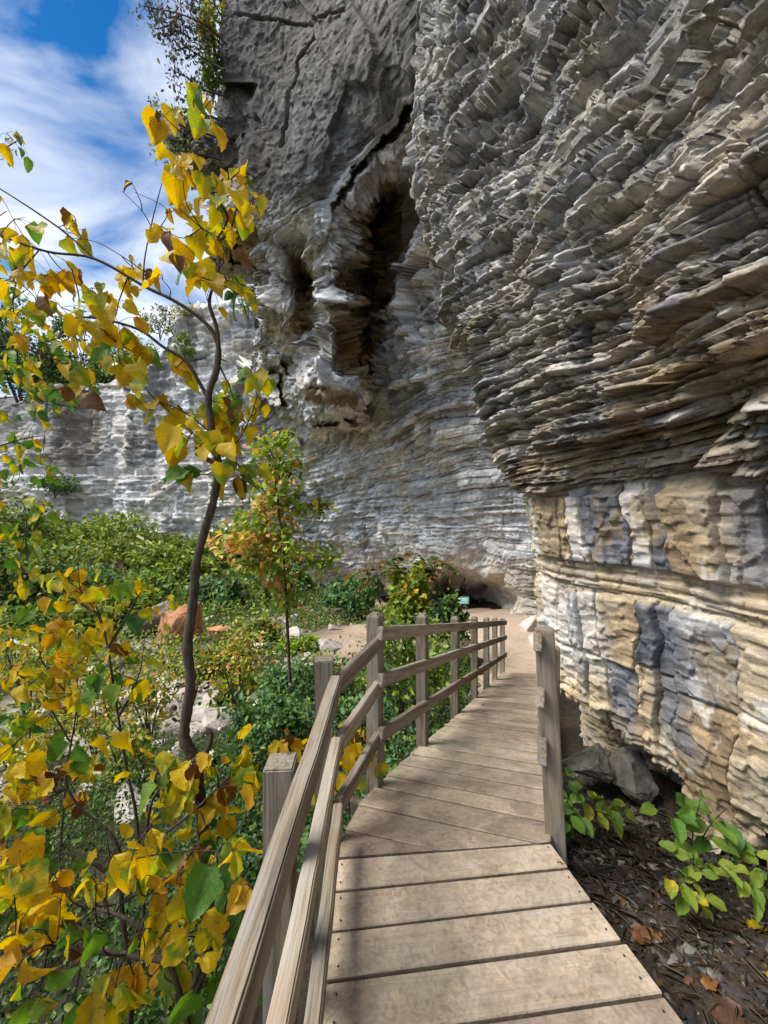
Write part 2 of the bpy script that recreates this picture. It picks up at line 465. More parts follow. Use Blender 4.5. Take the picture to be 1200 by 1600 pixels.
farg = sstep(2.0, 5.0, -gv[:, 0]) * sstep(3, 6, gv[:, 1])
# scree on the valley floor
dirt_p = np.exp(-(((gv[:, 0] + .2) / 2.6) ** 2 + ((gv[:, 1] - 15.5) / 5.0) ** 2) ** 2)[:, None]
scree = sstep(0.0, 0.45, fbm(gv[:, 0] * .3, gv[:, 1] * .3, 0 * nn, 3, 33) + 1.4 * np.exp(-(((gv[:, 0] + 6.2) / 3.2) ** 2 + ((gv[:, 1] - 9.5) / 4.0) ** 2)) - 0.1) * farg
gc = gc * (1 - farg[:, None] * .7) + green * farg[:, None] * .7
gc = gc * (1 - scree[:, None]) + pale * (0.8 + .3 * nn[:, None]) * scree[:, None]
gc = gc * (1 - dirt_p) + np.array([.50, .385, .30]) * (1 + .2 * nn[:, None]) * dirt_p
ground_me = np_mesh('ground', gv, grid_faces(len(gy), len(gx)), gc, True)
t = NT('ground_soil'); p = t.pos()
n1 = t.noise(p, 14.0, 6, 0.7); n2 = t.noise(p, 55.0, 4, 0.65)
c = t.mix(1.0, t.attr(), t.ramp(n1, [(0.3, (0.5, 0.5, 0.5)), (0.6, (1.15, 1.1, 1.05)), (0.75, (1.6, 1.55, 1.5))]), 'MULTIPLY')
c = t.mix(1.0, c, t.ramp(n2, [(0.3, (0.6, 0.6, 0.6)), (0.7, (1.35, 1.35, 1.3))]), 'MULTIPLY')
M['ground'] = t.finish(t.bsdf(c, 0.95, t.bump(t.math('ADD', n1, t.math('MULTIPLY', n2, .6)), 0.9, 0.03), 0.15))
tag(link('ground', ground_me, None, M['ground']), kind='structure')

# footpath: dusty trodden earth
def path_sheet():
    pts = [P(x, y, d) for x, y, d in PATH_PX]
    pl = []
    for i in range(len(pts) - 1):
        for k in range(14): pl.append(pts[i].lerp(pts[i + 1], k / 14))
    pl.append(pts[-1])
    n = len(pl); V = []; nc = 17
    for i, q in enumerate(pl):
        a = pl[max(i - 3, 0)]; b = pl[min(i + 3, n - 1)]
        tv = Vector((b.x - a.x, b.y - a.y, 0)).normalized(); nv = Vector((tv.y, -tv.x, 0))
        wl_ = 0.9 + 0.16 * max(q.y - 9, 0) ** 0.9 * (1 if q.y < 30 else 1) ; wl_ = min(wl_, 3.4)
        wr_ = 0.9 + 0.30 * max(q.y - 8.5, 0); wr_ = min(wr_, 6.0)
        wl_ *= 1 + 0.25 * math.sin(i * .9) * math.sin(i * .37)
        for k in range(nc):
            f = k / (nc - 1); s = -wl_ + (wl_ + wr_) * f
            V.append((q.x + nv.x * s, q.y + nv.y * s, 0))
    V = np.array(V)
    z = terrain(V[:, 0], V[:, 1])
    e = np.tile(np.abs(np.linspace(-1, 1, nc)), n)
    V[:, 2] = z + 0.05 - 0.13 * sstep(0.86, 1.0, e)
    cc = np.array([0.50, 0.385, 0.29]) * (1 + .16 * fbm(V[:, 0] * .8, V[:, 1] * .8, 0 * z, 3, 3))[:, None]
    return np_mesh('path', V, grid_faces(n, nc)[:, ::-1], cc, True)
t = NT('path_dust'); p = t.pos()
n1 = t.noise(p, 6.0, 6, 0.65); n2 = t.noise(p, 30.0, 3, 0.6)
c = t.mix(1.0, t.attr(), t.ramp(n1, [(0.3, (0.78, 0.76, 0.74)), (0.7, (1.12, 1.12, 1.1))]), 'MULTIPLY')
M['path'] = t.finish(t.bsdf(c, 0.95, t.bump(t.math('ADD', n1, t.math('MULTIPLY', n2, .4)), 0.6, 0.04), 0.15))
tag(link('path', path_sheet(), None, M['path']), kind='structure')

# ------------------------------------------------------------------ cliffs
def grid_normals(V, nr, nc):
    G = V.reshape(nr, nc, 3)
    du = np.gradient(G, axis=1); dv = np.gradient(G, axis=0)
    n = np.cross(du, dv); n /= np.linalg.norm(n, axis=-1, keepdims=True) + 1e-12
    return n.reshape(-1, 3)

class Beds:
    """a stack of rock beds: random thicknesses between z0 and z1"""
    def __init__(self, z0, z1, tmin, tmax, seed):
        g = np.random.default_rng(seed); b = [z0]
        while b[-1] < z1: b.append(b[-1] + tmin + (tmax - tmin) * g.random() ** 1.6)
        self.b = np.array(b); self.seed = seed
    def __call__(self, z, s, lmin, lmax, joint=0.12):
        """returns protrusion 0..1 with per-block tilt, depth of the joints 0..1, block id, place in the bed 0..1"""
        k = np.clip(np.searchsorted(self.b, z) - 1, 0, len(self.b) - 2)
        t = (z - self.b[k]) / (self.b[k + 1] - self.b[k])
        th = self.b[k + 1] - self.b[k]
        L = lmin + (lmax - lmin) * hash1(k, self.seed + 1)
        q = s / L + 9.0 * hash1(k, self.seed + 2)
        j = np.floor(q); f = q - j
        cut = 0.3 + .4 * hash2(k, j, self.seed + 9)      # uneven lengths
        j2 = j * 2 + (f > cut); f2 = np.where(f > cut, (f - cut) / (1 - cut), f / cut)
        ln = np.where(f > cut, (1 - cut), cut) * L
        h = hash2(k, j2, self.seed + 3); tx = hash2(k, j2, self.seed + 4) - .5; ty = hash2(k, j2, self.seed + 5) - .5
        bed = hash1(k, self.seed + 6)
        prot = 0.5 * h + 0.5 * bed + tx * (f2 - .5) * .7 + ty * (t - .5) * .5
        ez = np.minimum(t, 1 - t) * th; es = np.minimum(f2, 1 - f2) * ln
        jz = 1 - sstep(0, 1, ez / (joint * np.minimum(th, .3) + 1e-9)); js = 1 - sstep(0, 1, es / (joint * np.minimum(th, .3) * .7 + 1e-9))
        return prot, np.maximum(jz, js * .8), k * 977 + j2, t

# ---- near buttress: plan line of the wall X = c(z) - 0.4 Y, ends at a nose whose place changes with height
nz_z = np.array([-1.6, -.3, .4, 1.3, 1.75, 2.2, 3.27, 4.5, 6.6, 9.07, 13, 18, 30])
nz_y = np.array([3.6, 3.62, 3.60, 3.55, 3.6, 3.72, 4.0, 4.4, 5.0, 5.6, 6.2, 7.0, 9.0])
nz_c = np.array([3.00, 2.98, 2.98, 2.88, 2.80, 2.62, 2.50, 2.46, 2.46, 2.69, 2.91, 3.3, 4.2])
def near_cliff():
    zs = np.concatenate([np.linspace(-1.5, -.75, 30), np.arange(-.73, 3.6, .0105), np.arange(3.6, 6.0, .016), np.arange(6.0, 10.2, .024), np.linspace(10.3, 30, 60)])
    # along the wall: back side of the nose, then the visible face towards and past the viewer
    us = np.concatenate([np.linspace(-1, -.05, 40), np.linspace(-.045, .03, 18), np.linspace(.034, 1, 400), np.linspace(1.03, 3, 60)])
    nr, nc = len(zs), len(us)
    Z, U = np.meshgrid(zs, us, indexing='ij')
    yn = np.interp(zs, nz_z, nz_y)[:, None]; c = np.interp(zs, nz_z, nz_c)[:, None]
    k = np.ones(9) / 9.0
    Y = np.where(U >= 0, yn + (1.45 - yn) * np.minimum(U, 1), yn) - np.where(U > 1, (U - 1) * 4.5, 0)
    X = c - 0.4 * Y
    # scalloped plan
    X += 0.10 * np.sin(Y * 2.1 + Z * .35) * sstep(1.5, 2.6, Z) + 0.05 * np.sin(Y * 4.7 + 1.3 + .5 * Z)
    b = np.clip(-U, 0, 1)
    X = X + b * (0.35 + 3.4 * b); Y = Y + 0.9 * np.sqrt(b + 1e-9) * (b > 0) + b * 1.3
    # undercut foot
    zb = np.interp(Y, [1.0, 1.9, 2.15, 2.4, 2.55, 2.7, 3.0, 3.4, 3.9], [-.22, -.20, -.28, -.62, -.66, -.34, -.20, -.10, -.02])
    zb = zb + 0.05 * fbm(Y * 6, Z * 0, Z * 0, 3, 44)
    und = sstep(zb + .07, zb - .10, Z)
    slope = sstep(zb + .75, zb, Z)
    X = X + und * .55 + slope * .10; Y = Y + und * .28
    V = np.stack([X, Y, Z + 0 * X], -1).reshape(-1, 3)
    N = grid_normals(V, nr, nc)
    if N[(nr // 2) * nc + nc // 2, 0] > 0: N = -N
    x, y, z = V.T
    s = -y + 0.25 * x
    # --- beds
    warp = 0.09 * fbm(s * .7, z * .35, 0 * z, 3, 61) + 0.012 * fbm(s * 4.0, z * 2, 0 * z, 3, 62)
    # gentle dip and contorted bedding higher up
    zw = z + warp * (0.4 + 1.1 * sstep(1.7, 3.0, z))
    sj = s + 0.05 * fbm(s * 3, z * 4, x, 3, 63)
    up = sstep(1.72, 1.84, zw)
    band = sstep(.93, .97, zw) * sstep(1.22, 1.17, zw)
    big, jb, idb, _ = Beds(-2, 31, .35, .9, 71)(zw, sj, .5, 1.5, .05)
    med, jm, idm, tm = Beds(-2, 31, .045, .17, 72)(zw + .006 * fbm(s * 7, z * 5, 0 * z, 2, 64), sj + .03 * fbm(s * 9, z * 9, 0 * z, 2, 65), .26, 1.2, .18)
    fin, jf, idf, tf = Beds(-2, 31, .018, .055, 73)(zw + .004 * fbm(s * 11, z * 9, 0 * z, 2, 66), sj + .015 * fbm(s * 15, z * 15, 0 * z, 2, 67), .10, .55, .2)
    rag = fbm(s * 3.2, z * 7.5, x, 4, 68)
    rough = fbm(s * 14, z * 26, x * 14, 4, 69)
    fa, fai = facets(s * 2.6, z * 6.0 + warp * 8, x * 2.6, 501, 1.4); fb, fbi = facets(s * 8.5, z * 17.0, x * 8.5, 511, 1.4)
    d_up = .22 * (big - .5) + .19 * (med - .5) + .075 * (fin - .5) - .05 * jb - .10 * jm - .05 * jf + .025 * rag + .005 * rough + .075 * (0.5 - tm) + .036 * (.5 - tf) + .020 * fa + .010 * fb
    slab = .7 * sstep(.10, .40, fbm(s * 1.0 + 4, zw * 1.7, x, 3, 105))
    d_up = d_up - slab * (.03 * fa + .014 * fb + .022 * (.5 - tf) + .03 * (fin - .5)) - .20 * sstep(.18, .34, fbm(s * .9, zw * 2.6, x * .5, 3, 106)) + .10 * sstep(.2, .4, fbm(s * .8 + 7, zw * 2.2, x * .5, 3, 107))
    # --- massive lower beds with upright joints
    def columns(sv, wmin, wmax, seed):
        B = Beds(-12, 12, wmin, wmax, seed)
        k = np.clip(np.searchsorted(B.b, sv) - 1, 0, len(B.b) - 2)
        tt = (sv - B.b[k]) / (B.b[k + 1] - B.b[k]); w = B.b[k + 1] - B.b[k]
        e = np.minimum(tt, 1 - tt) * w
        return k, tt, e
    lowk, lowt, lowe = columns(s * 1.0 + .09 * fbm(s * 1.5, z * 2.0, 0 * z, 3, 81) + .02 * fbm(s * 8, z * 9, 0 * z, 3, 83), .10, .55, 82)
    tier = np.where(zw > 1.06, 2, np.where(zw > .45 + .12 * (hash1(lowk, 84) - .5), 1, 0)).astype(np.int64)
    hk = hash2(lowk, tier, 85); hx = hash2(lowk, tier, 86) - .5
    jc = 1 - sstep(0, .012, lowe)
    tiere = 1 - sstep(0, .02, np.abs(zw - (.45 + .12 * (hash1(lowk, 84) - .5))))
    chip = fbm(s * 5, z * 5, x * 5, 4, 87)
    fl, fli = facets(s * 4.2, z * 1.7, x * 4.2, 551, 1.5)
    d_low = .09 * (hk - .5) + .04 * hx * (lowt - .5) - .06 * jc - .04 * tiere + .008 * chip + .013 * fl + .012 * fb + .004 * rough
    # thin ragged bedding between the two massive beds and near the undercut
    d_band = .05 * (med - .5) + .05 * (fin - .5) - .02 * jf - .02 * jm + .02 * rag - .05
    under = sstep(zb.ravel() + .30 + .12 * rag, zb.ravel() + .06, z)
    d_und = .07 * (med - .5) + .04 * (fin - .5) - .03 * jm - .02 * jf + .04 * rag + .008 * rough + .04 * fa + .015 * fb + .03 * (.5 - tm)
    dd = d_low * (1 - band) + d_band * band
    dd = dd * (1 - under) + d_und * under
    dd = dd * (1 - up) + d_up * up
    # overhanging slab above the dark recess at the right, and the notch under it
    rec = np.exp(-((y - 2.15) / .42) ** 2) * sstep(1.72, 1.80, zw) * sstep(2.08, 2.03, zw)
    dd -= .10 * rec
    dd -= .05 * sstep(.02, 0, np.abs(zw - 1.75))
    dd -= .06 * sstep(.018, 0, np.abs(zw - 1.19)) * sstep(-.3, .2, fbm(s * 2, 0 * z, 0 * z, 2, 88))
    far_f = sstep(9, 13, z)
    dd = dd * (1 + 1.2 * far_f)
    V2 = V + N * dd[:, None]
    # --- colour of the stone itself
    cream = np.array([.50, .41, .275]); tan = np.array([.36, .28, .175]); brown = np.array([.20, .15, .09]); grey = np.array([.30, .295, .285]); blue = np.array([.115, .12, .135]); white = np.array([.58, .56, .53])
    hb = hash1(idm, 91)[:, None]; hf = hash1(idf, 92)[:, None]
    gz = sstep(1.7, 3.9, z + 1.4 * fbm(s * .8, z * .8, x, 3, 93) + .5 * (y - 3.0))[:, None]
    base_up = 1.12 * (cream * .95 * (1 - gz) + np.array([.43, .425, .415]) * gz)
    cu = .84 * base_up * (0.50 + .62 * hb) * (.68 + .5 * hf) * (.82 + .36 * fbi[:, None])
    dk = (hash1(idm, 191) < .16)[:, None] * .6 + sstep(.22, .45, fbm(s * 1.1 + 8, z * 1.0, x, 4, 111))[:, None] * .55 * (.4 + .6 * gz)
    cu = cu * (1 - np.clip(dk, 0, .8)) + blue * .9 * np.clip(dk, 0, .8)
    wk = (hash1(idf, 193) < .10)[:, None] * .5
    cu = cu * (1 - wk) + white * wk
    pt = sstep(.15, .5, fbm(s * 1.3, z * 1.6, x, 3, 94))[:, None]
    cu = cu * (1 - .5 * pt) + grey * .95 * .5 * pt
    tn = sstep(.1, .6, fbm(s * 1.8 + 5, z * 2.6, x, 3, 95))[:, None] * (1 - .6 * gz)
    cu = cu * (1 - .5 * tn) + tan * .5 * tn
    h2 = hash2(lowk, tier, 96)
    pal = np.stack([cream, tan, white * .92, blue, grey * .8, brown * 1.3, grey, tan * 1.15, blue * 1.3, blue * 1.8, cream])
    pidx = np.minimum((h2 * len(pal)).astype(int), len(pal) - 1)
    cl = pal[pidx]
    m1 = sstep(.02, .14, fbm(s * 3.5, z * 2.0, x * 3, 6, 97, .62))[:, None]
    m2 = sstep(.12, .24, fbm(s * 3.2 + 9, z * 1.6, x * 3, 6, 98, .62))[:, None]
    m3 = sstep(.16, .28, fbm(s * 3.6 + 3, z * 1.8 + 7, x * 3, 6, 99, .62))[:, None]
    cl = cl * (.82 + .3 * fbi[:, None]) * (.75 + .5 * fli[:, None])
    cl = cl * (1 - .32 * m1) + cream * .32 * m1
    cl = cl * (1 - .6 * m2) + brown * 1.3 * .6 * m2
    cl = cl * (1 - .7 * m3) + white * .7 * m3
    # slate-blue stained upright strip, upper right, as in the rock itself
    bl = (np.exp(-((y - 2.05 + .12 * fbm(z * 3, s, x, 2, 100)) / .24) ** 2) * sstep(1.15, 1.25, zw) * sstep(1.85, 1.7, zw))[:, None]
    cl = cl * (1 - .85 * bl) + blue * 1.3 * .85 * bl
    b2 = (np.exp(-((y - 2.62 + .10 * fbm(z * 3, s, x, 2, 103)) / .13) ** 4) * sstep(.93, .86, zw) * sstep(-.15, .1, zw))[:, None]
    cl = cl * (1 - .85 * b2) + blue * 1.15 * .85 * b2
    w2 = np.clip(np.exp(-(((y - 3.13) / .13) ** 2 + ((z - .55) / .34) ** 2) ** 2) + np.exp(-(((y - 3.45) / .12) ** 2 + ((z - .6) / .3) ** 2) ** 2), 0, 1)[:, None]
    cl = cl * (1 - .7 * w2) + white * .7 * w2
    cb = cream * (.7 + .45 * hf)
    ub = np.clip(band + under * .8, 0, 1)[:, None]
    cl = cl * (1 - .75 * ub) + (cb * .8 + tan * .12) * .75 * ub
    cc = cl * (1 - up[:, None]) + cu * up[:, None]
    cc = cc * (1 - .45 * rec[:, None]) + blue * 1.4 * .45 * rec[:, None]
    f = grid_faces(nr, nc)
    return V2, f[:, ::-1], cc
CLIFF_TAGS = []
CLIFF_TAGS.append((near_cliff, 'rock_near', 'close overhanging buttress of thin-bedded tan limestone beside the boardwalk'))

# ---- alcove wall and the big prow above it
face_ctl = [  # the forward mass: smooth face and the ribs that hang from it (pixel x, y, distance)
 (280,-700,25),(350,-700,24),(500,-700,19),(650,-700,15),(850,-700,12),(1150,-700,12),
 (350,-200,21),(450,-200,18.5),(550,-200,16),(650,-200,13),(800,-200,11),(1150,0,12),
 (350,0,20),(450,0,18),(550,0,15.5),(650,0,13.2),(760,0,12),
 (352,150,20.5),(420,150,19.2),(480,150,17.6),(550,130,16.2),(600,140,15.4),(650,120,14.4),
 (355,260,21.2),(400,300,20.3),(450,280,18.6),(520,240,17.2),(500,330,18.8),(560,235,16.9),(600,200,16.2),(540,290,17.8),(640,250,16.6),(600,275,17.2),(700,300,16),
 (385,355,20.8),(412,405,21.4),(345,345,21.5),(300,345,22.5),(430,400,21.2),(450,470,22.8),(462,520,24.2),(430,490,24.0),(470,390,20.6),
 (520,400,19.6),(535,350,18.6),(512,470,20.0),(514,530,20.4),(505,590,20.8),(545,598,20.8),(500,440,20.6),(540,454,20.0),
 (300,700,26),(700,700,22),(500,700,22),(1150,700,14)]
back_ctl = [  # the wall set back beneath it
 (300,300,32),(330,380,31),(400,410,30),(420,440,30),(475,450,29),(485,510,30),(440,400,28),(640,290,20.5),(650,360,20.5),(650,430,20.5),(600,310,24.5),(560,360,27),(600,400,25.5),(560,450,27.5),(600,500,26.5),(560,560,28.5),(600,590,27),
 (640,520,21.8),(630,590,23),(690,300,17.5),(690,420,17.2),(740,500,15.0),(700,560,18.2),(760,150,13.5),(760,0,13),(1150,0,13),(1150,-700,13),(600,-700,22),(300,-700,32),(500,150,24),
 (500,640,34),(540,640,32),(430,560,37),(460,600,36),(420,640,41),(600,650,27.5),(660,650,22.5),(720,650,18.5),(790,650,14.5),
 (340,700,52),(400,750,47),(500,750,41),(600,750,34),(700,750,25.5),(780,750,18.5),(850,750,13),
 (340,850,56),(450,860,50),(550,865,44),(650,872,34.5),(750,880,24.5),(815,880,16),(860,880,11.5),(900,880,9.5),
 (340,880,57),(450,893,50.5),(560,897,44),(650,897,34.5),(450,905,55),(560,908,50),
 (690,893,27.5),(760,903,22),(700,905,40),(650,907,44),(760,916,35),(700,935,46),(650,930,47),(760,945,42),(800,937,26),
 (820,915,16.2),(830,945,14.6),(845,970,12.4),(860,920,11),(860,1000,10.2),(820,985,15.5),(790,960,24),
 (340,950,58),(450,950,56),(560,950,50),(650,960,46),(700,985,46),(760,985,42),
 (900,1000,9),(900,1150,8.5),(1150,800,12),(1150,1150,12),(700,1150,46),(340,1150,58),(500,1150,54)]
face_ctl = np.array(face_ctl, float); back_ctl = np.array(back_ctl, float)
F_rbf = RBF(face_ctl[:, :2] / 100.0, np.log(face_ctl[:, 2]), 0.004)
B_rbf = RBF(back_ctl[:, :2] / 100.0, np.log(back_ctl[:, 2]), 0.004)
MASS = [(200,-900),(1300,-900),(1300,-200),(780,20),(700,130),(668,190),(645,258),(625,265),(580,289),(550,331),(543,361),(533,406),(537,454),(519,478),(524,490),(528,565),(549,601),(520,612),(491,592),(497,540),(503,493),(499,437),(469,393),(446,378),(453,440),(470,482),(463,528),(449,522),(412,470),(426,423),(394,376),(372,348),(326,350),(200,345)]
xl_y = np.array([-700, 100, 195, 205, 245, 270, 300, 350, 372, 410, 432, 445, 480, 520, 560, 600, 650, 1150], float)
xl_x = np.array([350, 350, 344, 276, 272, 302, 326, 334, 318, 330, 362, 400, 412, 402, 392, 362, 325, 325], float)
SCOOPS = [  # the thin ledge gap on the face and small pockets: outline, metres cut back, lip width, width of the gentle sides, gentle edges
 ([(518,337),(528,303),(560,250),(610,200),(657,148),(662,172),(602,236),(562,276),(542,312)], 1.5, 5, 14, (5,6,7,8)),
 ([(640,455),(668,470),(690,500),(684,520),(655,500)], .7, 4, 14, (2,3)), ([(700,600),(730,615),(740,640),(712,632)], .6, 4, 12, (2,3)), ([(560,640),(590,628),(620,640),(600,655)], .8, 4, 12, (2,3))]
SHADED_BROWN = [  # brown unweathered underside stone, with the overhangs' shade painted into its colour
 [(550,331),(580,289),(625,265),(628,330),(631,382),(643,420),(606,440),(606,470),(619,529),(586,544),(574,610),(547,601),(526,565),(524,490),(516,481),(535,454),(533,406),(543,361)],
 [(446,378),(469,393),(499,437),(503,493),(463,528),(449,505),(468,482),(453,440)], [(372,348),(394,376),(424,423),(422,443),(402,449),(370,445),(330,428),(308,395),(326,350)], [(471,628),(493,593),(547,605),(560,614),(540,626),(493,638)]]
def poly_dist(x, y, poly):
    n = len(poly); dm = np.full(x.shape, 1e9); c = np.zeros(x.shape, bool)
    for i in range(n):
        x0, y0 = poly[i]; x1, y1 = poly[(i + 1) % n]
        tt = np.clip(((x - x0) * (x1 - x0) + (y - y0) * (y1 - y0)) / ((x1 - x0) ** 2 + (y1 - y0) ** 2), 0, 1)
        dm = np.minimum(dm, np.hypot(x - x0 - tt * (x1 - x0), y - y0 - tt * (y1 - y0)))
        c ^= ((y0 > y) != (y1 > y)) & (x < (x1 - x0) * (y - y0) / (y1 - y0 + 1e-9) + x0)
    return dm, c
def scoops(PX, PY):
    out = np.zeros(PX.shape); ins = np.zeros(PX.shape)
    m = (PX > 290) & (PX < 690) & (PY > 130) & (PY < 660)
    fx1, _ = facets(PX[m] * .045, PY[m] * .06, 0 * PX[m], 303, 1.2); fx2, _ = facets(PX[m] * .05 + 7, PY[m] * .05, 0 * PX[m], 304, 1.2)
    x = PX[m] + 8 * fbm(PX[m] * .028, PY[m] * .028, 0 * PX[m], 5, 301, .6) + 2.5 * fx1; y = PY[m] + 8 * fbm(PX[m] * .028 + 9, PY[m] * .028, 0 * PX[m], 5, 302, .6) + 2.5 * fx2
    tot = np.zeros(x.shape); ti = np.zeros(x.shape)
    for poly, A, w, wg, gentle in SCOOPS:
        n = len(poly); dm = np.full(x.shape, 1e9); ds = np.full(x.shape, 1e9); c = np.zeros(x.shape, bool)
        for i in range(n):
            x0, y0 = poly[i]; x1, y1 = poly[(i + 1) % n]
            tt = np.clip(((x - x0) * (x1 - x0) + (y - y0) * (y1 - y0)) / ((x1 - x0) ** 2 + (y1 - y0) ** 2), 0, 1)
            di = np.hypot(x - x0 - tt * (x1 - x0), y - y0 - tt * (y1 - y0))
            dm = np.minimum(dm, di); ds = np.minimum(ds, di / (wg if i in gentle else w))
            c ^= ((y0 > y) != (y1 > y)) & (x < (x1 - x0) * (y - y0) / (y1 - y0 + 1e-9) + x0)
        dm = np.where(c, dm, 0); ds = np.where(c, ds, 0)
        tot = np.maximum(tot, A * np.clip(ds, 0, 1) ** .8); ti = np.maximum(ti, sstep(0, 1, dm / 4))
    # the block left of the long crack stands back a little
    ed = np.interp(y, [130, 200, 260, 330], [398, 385, 375, 360]); tot = tot + .9 * sstep(4, -4, x - ed) * (1 - ti) * sstep(330, 290, y)
    ti = np.zeros(x.shape)
    for poly in SHADED_BROWN:
        dm, c = poly_dist(x, y, poly); ti = np.maximum(ti, sstep(0, 1, np.where(c, dm, 0) / 6))
    out[m] = tot; ins[m] = ti
    return out, ins
def alcove_cliff():
    ys = np.concatenate([np.linspace(-700, -60, 60), np.arange(-55, 960, 1.45), np.linspace(962, 1100, 30)])
    fx = np.concatenate([np.linspace(436, 880, 330), np.linspace(884, 1100, 36)]); lu = np.linspace(0, 1, 91)[:-1]
    us = np.concatenate([lu, fx])
    wr = np.linspace(1, .02, 30)                              # the flank that turns back behind the left outline
    nr = len(ys); nc = len(us) + len(wr)
    xl = np.interp(ys, xl_y, xl_x); xr = 1100.0
    PX = np.zeros((nr, nc)); PY = np.repeat(ys[:, None], nc, 1)
    PX[:, len(wr):len(wr) + 90] = xl[:, None] + (436 - xl[:, None]) * lu[None]
    PX[:, len(wr) + 90:] = fx[None]
    PX[:, :len(wr)] = xl[:, None] + 1.0
    PYc = np.clip(PY, -700, 1150)
    Df = np.exp(F_rbf(PX / 100.0, PYc / 100.0)); Db = np.exp(B_rbf(PX / 100.0, PYc / 100.0))
    wx = PX + 9 * fbm(PX * .03, PY * .03, 0 * PX, 5, 301, .6); wy = PY + 9 * fbm(PX * .03 + 9, PY * .03, 0 * PX, 5, 302, .6)
    dm, ins_m = poly_dist(wx, wy, MASS)
    dout = np.where(ins_m, 0, dm)
    fstep, _ = facets(PX * .030, PY * .036, 0 * PX, 305, 1.3)
    ramp = np.clip(dout - 2, 0, None); ramp = (.10 * ramp + .0011 * ramp ** 2) * (1 + .22 * fstep)
    # the hanging ribs round off towards their edges
    rnd = 1.1 * sstep(230, 330, PY) + .25
    D = np.where(ins_m, Df + rnd * np.exp(-dm / 7.0), np.minimum(np.maximum(Db, Df + rnd), Df + rnd + ramp))
    sc_d, sc_in = scoops(PX, PY)
    flank = np.ones(D.shape); flank[:, :len(wr)] = (1 + .8 * wr[None] ** 1.3)
    D0 = D.copy(); ns_ = 14
    for _ in range(3):
        for ax_ in (0, 1):
            cs = np.cumsum(np.pad(D0, [(ns_ + 1, ns_) if a_ == ax_ else (0, 0) for a_ in (0, 1)], 'edge'), axis=ax_)
            D0 = (np.take(cs, np.arange(2 * ns_ + 1, cs.shape[ax_]), ax_) - np.take(cs, np.arange(0, cs.shape[ax_] - 2 * ns_ - 1), ax_)) / (2 * ns_ + 1)
    step_d = D - D0 + sc_d
    D0 = D0 * flank; D = (D + sc_d) * flank
    PX[:, :len(wr)] += 34 * wr[None]
    # a slight rounding of the outline
    X = (PX - 600) / F * D; Y = D; Z = CAM_H + (800 - PY) / F * D
    V = np.stack([X, Y, Z], -1).reshape(-1, 3)
    V0 = np.stack([(PX - 600) / F * D0, D0, CAM_H + (800 - PY) / F * D0], -1)
    VN = V0.reshape(-1, 3).copy()
    for _ in range(6):                                  # push along a calm normal so that lips and hollows stay clean
        V0[2:-2] = (V0[:-4] + V0[1:-3] + V0[2:-2] + V0[3:-1] + V0[4:]) / 5; V0[:, 2:-2] = (V0[:, :-4] + V0[:, 1:-3] + V0[:, 2:-2] + V0[:, 3:-1] + V0[:, 4:]) / 5
    N = grid_normals(V0.reshape(-1, 3), nr, nc)
    view = V - np.array([0, 0, CAM_H])
    sgn = np.sign((N * view).sum(1)); med_s = np.sign(np.median(sgn)); N = -N * med_s
    # push rock out sideways rather than up or down so that beds read as ledges
    x, y, z = VN.T
    px = PX.ravel(); py = PY.ravel()
    face = sstep(0, 1, (sstep(300, 200, py + .42 * (px - 350) * (px > 440) * .2)))
    # smooth face: above the lip of the prow
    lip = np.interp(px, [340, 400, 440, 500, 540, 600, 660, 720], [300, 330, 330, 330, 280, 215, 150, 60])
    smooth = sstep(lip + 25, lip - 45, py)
    sof = sc_in.ravel()
    s = x * .75 - y * .66
    warp = .5 * fbm(s * .12, z * .1, 0 * z, 3, 161) + .12 * fbm(s * .7, z * .5, 0 * z, 3, 162)
    zw = z + .7 * warp - .02 * s
    big, jb, idb, tb = Beds(-20, 70, .5, 1.7, 171)(zw, s, 5, 16, .16)
    med, jm, idm, tm = Beds(-20, 70, .16, .6, 172)(zw + .05 * fbm(s * 1.5, z * 1.5, 0 * z, 2, 164), s + .2 * fbm(s * 2, z * 2, 0 * z, 2, 165), 1.6, 7.0, .2)
    fin, jf, idf, tf = Beds(-20, 70, .06, .2, 173)(zw + .03 * fbm(s * 3, z * 3, 0 * z, 2, 166), s + .1 * fbm(s * 4, z * 4, 0 * z, 2, 167), .5, 2.2, .2)
    rag = fbm(s * .9, z * 1.8, x, 4, 168); rough = fbm(s * 4, z * 8, x * 4, 4, 169)
    blocky = fbm(s * .45, z * .45, x * .45, 4, 170)
    fa, fai = facets(s * .55, z * 1.0, x * .55, 521, 1.4); fb, fbi = facets(s * 1.9, z * 3.6, x * 1.9, 531, 1.4)
    A = .85 * (big - .5) + .30 * (med - .5) + .12 * (fin - .5) - .38 * jb - .16 * jm - .06 * jf + .10 * rag + .02 * rough + .30 * blocky + .10 * (.5 - tm) + .07 * (.5 - tf) + .10 * fa + .035 * fb
    # ropy scalloped stone on the ribs between the scoops
    rope = np.abs(fbm(s * 1.3, z * .6, x, 4, 180)); Bm = -.5 * rope + .3 * blocky + .10 * (fin - .5) + .04 * rough + .12 * (med - .5) + .20 * fa + .09 * fb
    # smooth dark face: long slanting grooves
    gr = fbm((s + .6 * z) * .5, (z - .5 * s) * .12, x * .2, 4, 181)
    fd, fdi = facets((s + .6 * z) * .42, (z - .5 * s) * .16, x * .3, 541, 1.6)
    stri = fbm((s + .6 * z) * 2.4, (z - .5 * s) * .35, x * 1.2, 4, 184)
    Cm = .09 * stri + .24 * gr + .08 * rag + .02 * rough + .08 * (med - .5) * sstep(.0, .4, rag) + .16 * fd + .035 * fb
    fm, fmi = facets(s * .30 + .4 * blocky, z * .34, x * .30, 571, 1.7)
